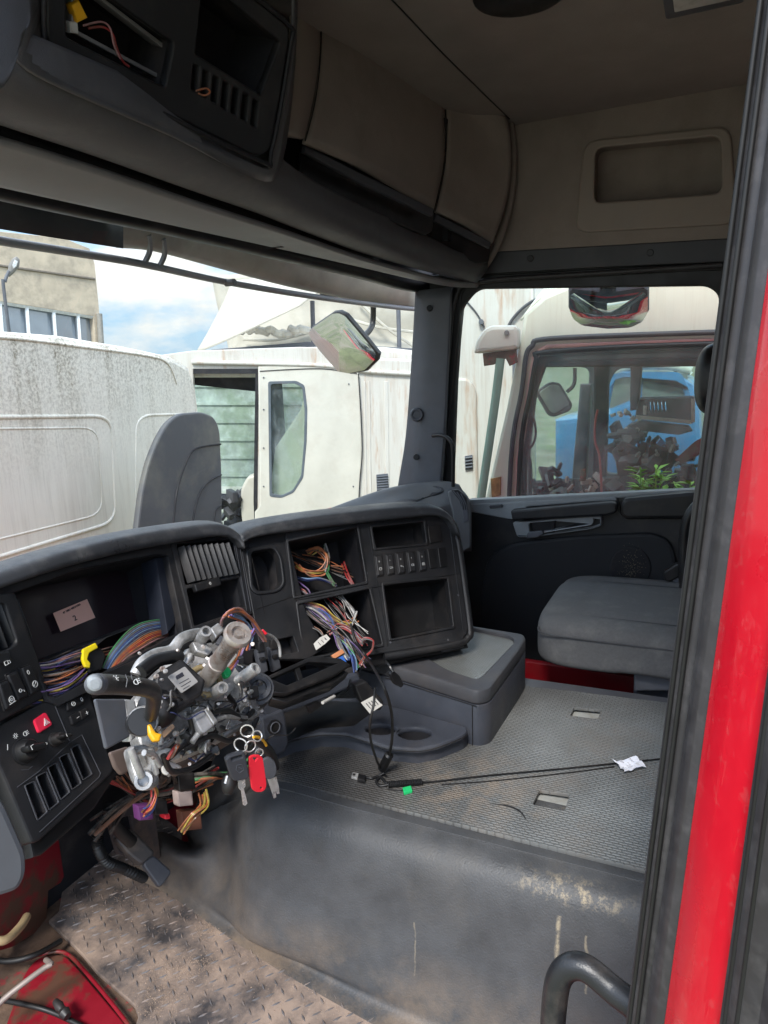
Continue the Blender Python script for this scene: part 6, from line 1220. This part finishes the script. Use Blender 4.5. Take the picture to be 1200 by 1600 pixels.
plate('locking_clip', m_yel, yp, YPp.off(.002), [(130, 1014), (150, 1004), (154, 1012), (140, 1020), (137, 1030), (142, 1036), (141, 1044), (134, 1042), (129, 1030)], t=.008, bev=.002, r=.002)
# beam that crosses behind the column
bmn = tube('dash_beam', m_black, dash, [CL.hit(140, 1078, .00), CL.hit(175, 1062, .012), CL.hit(290, 1008, .012), C1.hit(380, 958, .01)], .017, 12, 2)
# dark footwell bulk below the left part of the dash, with loose looms
wf = thing('footwell_wiring', 'tangle of loose wires and small plugs hanging under the steering column', 'wiring', at(260, 1260, Y=.95))
fw = lambda x, y, Y=.95: at(x, y, Y=Y)
for (x, y), c_, sz in (((228, 1270), m_purp, 13), ((290, 1248), mat('dirty white plug', (.45, .36, .33), .6), 13), ((300, 1282), mat('brown plug', (.16, .06, .035), .6), 17), ((262, 1276), m_tagr, 5), ((252, 1262), m_black, 12), ((292, 1222), m_black, 15)):
    P_ = Pl(fw(x, y, .93), -20, 12); plate('plug', c_, wf, P_, [(x-sz, y-sz*.8), (x+sz*.8, y-sz), (x+sz, y+sz*.8), (x-sz*.8, y+sz)], t=.025, bev=.003, r=.003)
bundle(wf, [fw(232, 1215, .9), fw(244, 1235, .92), fw(238, 1258, .92), fw(226, 1272, .92)], 9, ['orange', 'blue', 'red', 'yellow', 'brown', 'green'], .004, .002, 5)
bundle(wf, [fw(315, 1240, .92), fw(318, 1262, .9), fw(302, 1276, .9), fw(285, 1300, .93)], 8, ['orange', 'brown', 'yellow', 'orange'], .005, .002, 6)
bundle(wf, [fw(180, 1215, 1.05), fw(230, 1245, 1.05), fw(280, 1235, 1.05), fw(340, 1210, 1.0)], 12, ['brown', 'black', 'orange', 'black', 'red'], .014, .0025, 7)
bundle(wf, [fw(150, 1300, 1.1), fw(200, 1255, 1.05), fw(255, 1225, 1.0), fw(262, 1200, .9)], 8, ['black', 'black', 'brown'], .014, .004, 8)
bundle(wf, [fw(290, 1225, 1.0), fw(330, 1215, .95), fw(370, 1210, .95), fw(420, 1170, .95)], 8, ['black', 'orange', 'black', 'green'], .010, .003, 9)
# wires round the shaft end
wc_ = thing('column_wiring', 'purple, orange and pink wires looping behind the steering shaft end', 'wiring', at(385, 990, Y=.7))
sp_ = lambda x, y, Y=.68: at(x, y, Y=Y)
bundle(wc_, [sp_(346, 985, .74), sp_(350, 964), sp_(372, 953), sp_(392, 968), sp_(402, 982), sp_(414, 1002)], 6, ['pink', 'orange', 'purple', 'pink'], .0025, .0018, 11)
bundle(wc_, [sp_(362, 960), sp_(384, 972), sp_(392, 995), sp_(388, 1014)], 6, ['blue', 'lblue', 'purple', 'orange'], .003, .0018, 12)
bundle(wc_, [sp_(394, 985, .66), sp_(382, 1005, .66), sp_(372, 1028, .66), sp_(356, 1050, .65)], 6, ['orange', 'purple', 'yellow', 'orange'], .0045, .0019, 13)
tube('wire', wire_mat('white'), wc_, [sp_(414, 990), sp_(428, 996), sp_(436, 1008), sp_(438, 1026)], .0026, 6); plate('plug', m_tagr, wc_, Pl(sp_(412, 988), -30, 20), [(406, 988), (412, 983), (419, 990), (412, 994)], t=.01, bev=.002); plate('plug', m_tagr, wc_, Pl(sp_(370, 972), -30, 20), [(364, 974), (372, 970), (376, 976), (367, 980)], t=.01, bev=.002)
plate('plug', m_black, wc_, Pl(sp_(390, 1022, .69), -30, 20), [(376, 1012), (398, 1014), (396, 1040), (376, 1036)], t=.02, bev=.003)
# centre openings
wr = thing('radio_wiring', 'tangle of orange, blue and purple wires spilling out of the two radio openings', 'wiring', C3.hit(530, 960, -.02))
rp_ = lambda x, y, d=-.04: C3.hit(x, y, d)
bundle(wr, [rp_(462, 880, -.08), rp_(480, 894, -.07), rp_(506, 892, -.06), rp_(512, 872, -.06), rp_(498, 858, -.08), rp_(480, 864, -.09)], 9, ['orange', 'brown', 'orange', 'yellow'], .006, .0018, 21)
bundle(wr, [rp_(508, 855, -.09), rp_(514, 875, -.07), rp_(510, 892, -.05)], 6, ['white', 'green', 'grey'], .004, .0018, 22)
bundle(wr, [rp_(506, 888, -.06), rp_(515, 902, -.04), rp_(522, 914, -.02)], 3, ['green', 'grey'], .003, .002, 23); bundle(wr, [rp_(536, 880, -.10), rp_(544, 900, -.05), rp_(552, 914, -.04)], 3, ['red'], .002, .002, 24)
bundle(wr, [rp_(456, 900, -.06), rp_(480, 906, -.04), rp_(500, 905, -.03), rp_(525, 914, -.03)], 5, ['lblue', 'navy', 'grey'], .003, .0022, 25)
bundle(wr, [rp_(456, 908, -.05), rp_(468, 918, -.04), rp_(480, 926, -.02), rp_(486, 940, -.03)], 8, ['purple', 'pink', 'navy', 'red'], .004, .0018, 26)
bundle(wr, [rp_(466, 942, -.03), rp_(490, 950, -.02), rp_(512, 964, -.005), rp_(524, 985, .01), rp_(532, 1010, .02), rp_(544, 1030, .03)], 13, ['blue', 'purple', 'lblue', 'navy', 'white', 'grey', 'blue'], .0045, .0019, 27)
bundle(wr, [rp_(480, 940, -.02), rp_(505, 950, -.01), rp_(520, 966, .0), rp_(540, 975, .0), rp_(556, 968, -.01)], 9, ['orange', 'yellow', 'purple', 'brown', 'pink'], .004, .0018, 28)
bundle(wr, [rp_(530, 925, -.05), rp_(540, 938, -.03), rp_(552, 952, -.01), rp_(556, 960, .0)], 6, ['grey', 'white', 'grey'], .003, .0024, 29)
bundle(wr, [rp_(515, 990, .01), rp_(530, 978, .01), rp_(550, 985, .02), rp_(566, 1004, .03)], 8, ['red', 'pink', 'brown', 'purple'], .004, .0016, 30)
bundle(wr, [rp_(556, 956, .0), rp_(553, 970, .01), rp_(548, 985, .01), rp_(556, 1002, .02)], 3, ['white', 'grey'], .002, .0018, 31)
bundle(wr, [rp_(566, 1004, .03), rp_(572, 998, .04), rp_(584, 1002, .04), rp_(582, 1016, .03), rp_(570, 1028, .03), rp_(562, 1040, .03)], 8, ['red', 'pink', 'grey', 'red'], .0025, .0018, 32)
bundle(wr, [rp_(538, 1000, .03), rp_(546, 1012, .04), rp_(552, 1026, .04), rp_(556, 1046, .03)], 9, ['lblue', 'blue', 'grey', 'green', 'navy'], .004, .0018, 33)
bundle(wr, [rp_(470, 960, -.04), rp_(484, 975, -.02), rp_(500, 985, .0), rp_(508, 998, .01)], 4, ['brown', 'black'], .004, .0018, 34)
plate('plug', mat('blue plug', (.03, .12, .45), .5), wr, C3.off(.03), [(525, 1030), (536, 1024), (542, 1034), (530, 1044)], t=.012, bev=.002); plate('plug', mat('orange plug', (.55, .22, .10), .5), wr, C3.off(.034), [(518, 1024), (535, 1014), (539, 1020), (522, 1030)], t=.01, bev=.002)
plate('plug', mat('blue plug 2', (.03, .12, .45), .5), wr, C3.off(-.01), [(538, 974), (546, 970), (548, 980), (540, 984)], t=.012, bev=.002)
plate('plug', m_black, wr, C3.off(.03), [(534, 1046), (556, 1040), (564, 1058), (540, 1064)], t=.02, bev=.003); plate('plug', m_pink, wr, C3.off(.03), [(524, 1060), (534, 1052), (536, 1062), (528, 1066)], t=.01, bev=.002)
plate('white_tag', m_white, wr, C3.off(.012), [(490, 1006), (500, 996), (510, 991), (516, 998), (508, 1006), (494, 1016)], t=.0012, bev=.0002); strokes('tag_print', m_ink, wr, C3.off(.0125), [[(497, 1003), (501, 1008)], [(502, 1000), (506, 1004)], [(507, 996), (511, 1000)]], .0007, 0)
bundle(wr, [rp_(470, 945, -.04), rp_(500, 972, -.01), rp_(528, 990, .02), rp_(552, 1012, .03), rp_(570, 1036, .03)], 16, ['black', 'grey', 'brown', 'navy', 'black', 'purple'], .010, .0011, 61)
bundle(wr, [rp_(505, 930, -.05), rp_(528, 950, -.02), rp_(548, 975, .01), rp_(572, 1000, .03)], 12, ['black', 'grey', 'red', 'black', 'white'], .010, .0010, 62)
bundle(wr, [rp_(465, 870, -.10), rp_(500, 880, -.08), rp_(540, 895, -.06)], 10, ['black', 'brown', 'grey', 'orange'], .012, .0012, 63)
# hanging black cables
kc = thing('hanging_cable', 'long black cable looping from the centre wires down to a round ferrite on the mat', 'cable', at(600, 1200, Z=ZT))
tube('cable', m_black, kc, [rp_(548, 975, .02), rp_(556, 1002, .045), rp_(575, 1030, .06), at(598, 1070, Y=.56), at(611, 1110, Y=.56), at(613, 1145, Y=.58), at(610, 1172, Y=.60), at(606, 1188, Y=.61)], .0032, 8, 6)
a, b = at(609, 1178, Y=.605), at(596, 1202, Z=ZT+.02); lathe('ferrite', m_black, kc, a, b, [(0, .006), (.004, .010), ((b-a).length-.004, .010), ((b-a).length, .006)], 14)
tube('cable', m_black, kc, [at(586, 1075, Y=.58), at(584, 1100, Y=.57), at(578, 1130, Y=.575), at(580, 1160, Y=.59), at(588, 1186, Y=.61), at(596, 1204, Z=ZT+.012), at(604, 1214, Z=ZT+.01)], .0026, 8, 6)
uc = thing('usb_lead', 'short black lead with a metal USB plug lying on the tunnel mat', 'cable', at(560, 1212, Z=ZT))
zz = ZT+.012; tube('lead', m_black, uc, [at(570, 1214, Z=zz), at(580, 1216, Z=zz), at(590, 1213, Z=zz), at(600, 1208, Z=zz+.004)], .003, 8)
P_ = HP(ZT+.018); plate('usb_body', m_black, uc, P_, [(560, 1208), (572, 1211), (570, 1219), (558, 1216)], t=.010, bev=.002); plate('usb_plug', m_chrome, uc, HP(ZT+.016), [(551, 1206), (561, 1208), (559, 1216), (549, 1213)], t=.006, bev=.001); plate('usb_mouth', m_black, uc, HP(ZT+.0165), [(552, 1208), (556, 1209), (554, 1212), (551, 1211)], t=.001, bev=0)
cc = thing('coiled_cable', 'coiled black cable with a green clip, its straight tail crossing the mat', 'cable', at(630, 1226, Z=ZT))
a, b = at(606, 1226, Z=ZT+.014), at(660, 1222, Z=ZT+.014); ax_ = (b-a).normalized(); M_ = frame(ax_); L_ = (b-a).length; T_ = 20
tube('coil', m_black, cc, [a+ax_*(L_*k/(T_*10))+(M_ @ Vector((math.cos(k*2*math.pi/10)*.0058, math.sin(k*2*math.pi/10)*.0058, 0))) for k in range(T_*10+1)], .0019, 6, 0)
tube('cable_tail', m_black, cc, [b, at(680, 1221, Z=ZT+.012), at(760, 1212, Z=ZT+.012), at(880, 1201, Z=ZT+.012), at(960, 1193, Z=ZT+.012), at(1040, 1185, Z=ZT+.012), at(1110, 1178, Z=ZT+.012)], .0021, 6, 5)
tube('cable_loop', m_black, cc, [at(x, y, Z=ZT+z_) for x, y, z_ in [(606, 1226, .012), (594, 1228, .010), (588, 1221, .012), (594, 1214, .014), (602, 1222, .014), (606, 1228, .01)]], .0032, 8)
plate('green_clip', m_green, cc, HP(ZT+.016), [(629, 1230), (642, 1227), (644, 1234), (631, 1238)], t=.008, bev=.0015); tube('thin_wire', m_black, cc, [at(606, 1232, Z=ZT+.01), at(620, 1235, Z=ZT+.01), at(630, 1234, Z=ZT+.012)], .0012, 5)
tc_ = tube('thin_cable', m_black, None, [at(x, y, Z=ZT+.009) for x, y in [(690, 1226), (760, 1221), (830, 1214), (900, 1206), (960, 1198)]], .0016, 6); tag(tc_, 'thin second cable lying on the mat just below the straight cable tail', 'cable')
pg = thing('hanging_plug', 'black moulded plug hanging on a short lead over the storage box side', 'plug', at(618, 1062, Y=.57))
tube('lead', m_black, pg, [at(603, 1034, Y=.6), at(608, 1040, Y=.585), at(614, 1050, Y=.575)], .003, 6); plate('plug_body', m_black, pg, Pl(at(620, 1062, Y=.57), -35, 5), [(609, 1054), (615, 1048), (625, 1056), (632, 1070), (628, 1075), (617, 1070)], t=.014, bev=.003, r=.003)
bt = thing('barcode_plug', 'black plug block with a white printed label hanging above the cup holders', 'connector', at(580, 1090, Y=.66))
BT = Pl(at(578, 1092, Y=.66), -40, 10)
plate('plug_block', m_black, bt, BT.off(-.004), [(554, 1070), (572, 1064), (600, 1096), (596, 1110), (576, 1112), (562, 1092)], t=.03, bev=.004, r=.004); plate('label', m_white, bt, BT, [(564, 1098), (584, 1087), (598, 1102), (578, 1115)], t=.001, bev=0); strokes('print', m_ink, bt, BT, [[(572+k*4, 1099-k*2), (579+k*4, 1107-k*2)] for k in range(5)], .0009, .0004)
pe = thing('cable_end', 'thin black cable with a pale sleeve ending in a small plug over the console recess', 'cable', at(500, 1100, Y=.72))
tube('lead', m_black, pe, [at(548, 1062, Y=.7), at(542, 1078, Y=.7), at(524, 1088, Y=.7), at(506, 1096, Y=.7)], .0028, 6); tube('sleeve', m_white, pe, [at(522, 1088, Y=.697), at(504, 1098, Y=.697)], .0036, 8, 0); plate('plug_body', m_black, pe, Pl(at(492, 1106, Y=.7), -25, 5), [(481, 1104), (500, 1096), (504, 1103), (486, 1116)], t=.014, bev=.003)
# crumpled paper
bm = bmesh.new(); r3 = random.Random(12); N_ = 7; gv = []
cs = [at(957, 1193, Z=ZT+.012), at(990, 1187, Z=ZT+.02), at(1010, 1202, Z=ZT+.012), at(976, 1210, Z=ZT+.012)]
for i in range(N_):
    for j in range(N_):
        u, v = i/(N_-1), j/(N_-1); p = (cs[0]*(1-u)+cs[1]*u)*(1-v)+(cs[3]*(1-u)+cs[2]*u)*v; gv.append(bm.verts.new(p+Vector((r3.uniform(-.002, .002), r3.uniform(-.002, .002), r3.uniform(-.001, .010)+.010*abs(u-.5)))))
for i in range(N_-1):
    for j in range(N_-1): bm.faces.new((gv[i*N_+j], gv[(i+1)*N_+j], gv[(i+1)*N_+j+1], gv[i*N_+j+1]))
pp_ = bm_obj('crumpled_paper', bm, m_paper, None, 0); tag(pp_, 'small crumpled white paper scrap lying on the tunnel mat across the cable', 'paper')
for o in list(col.objects):
    if '_w' in o.keys(): del o['_w']
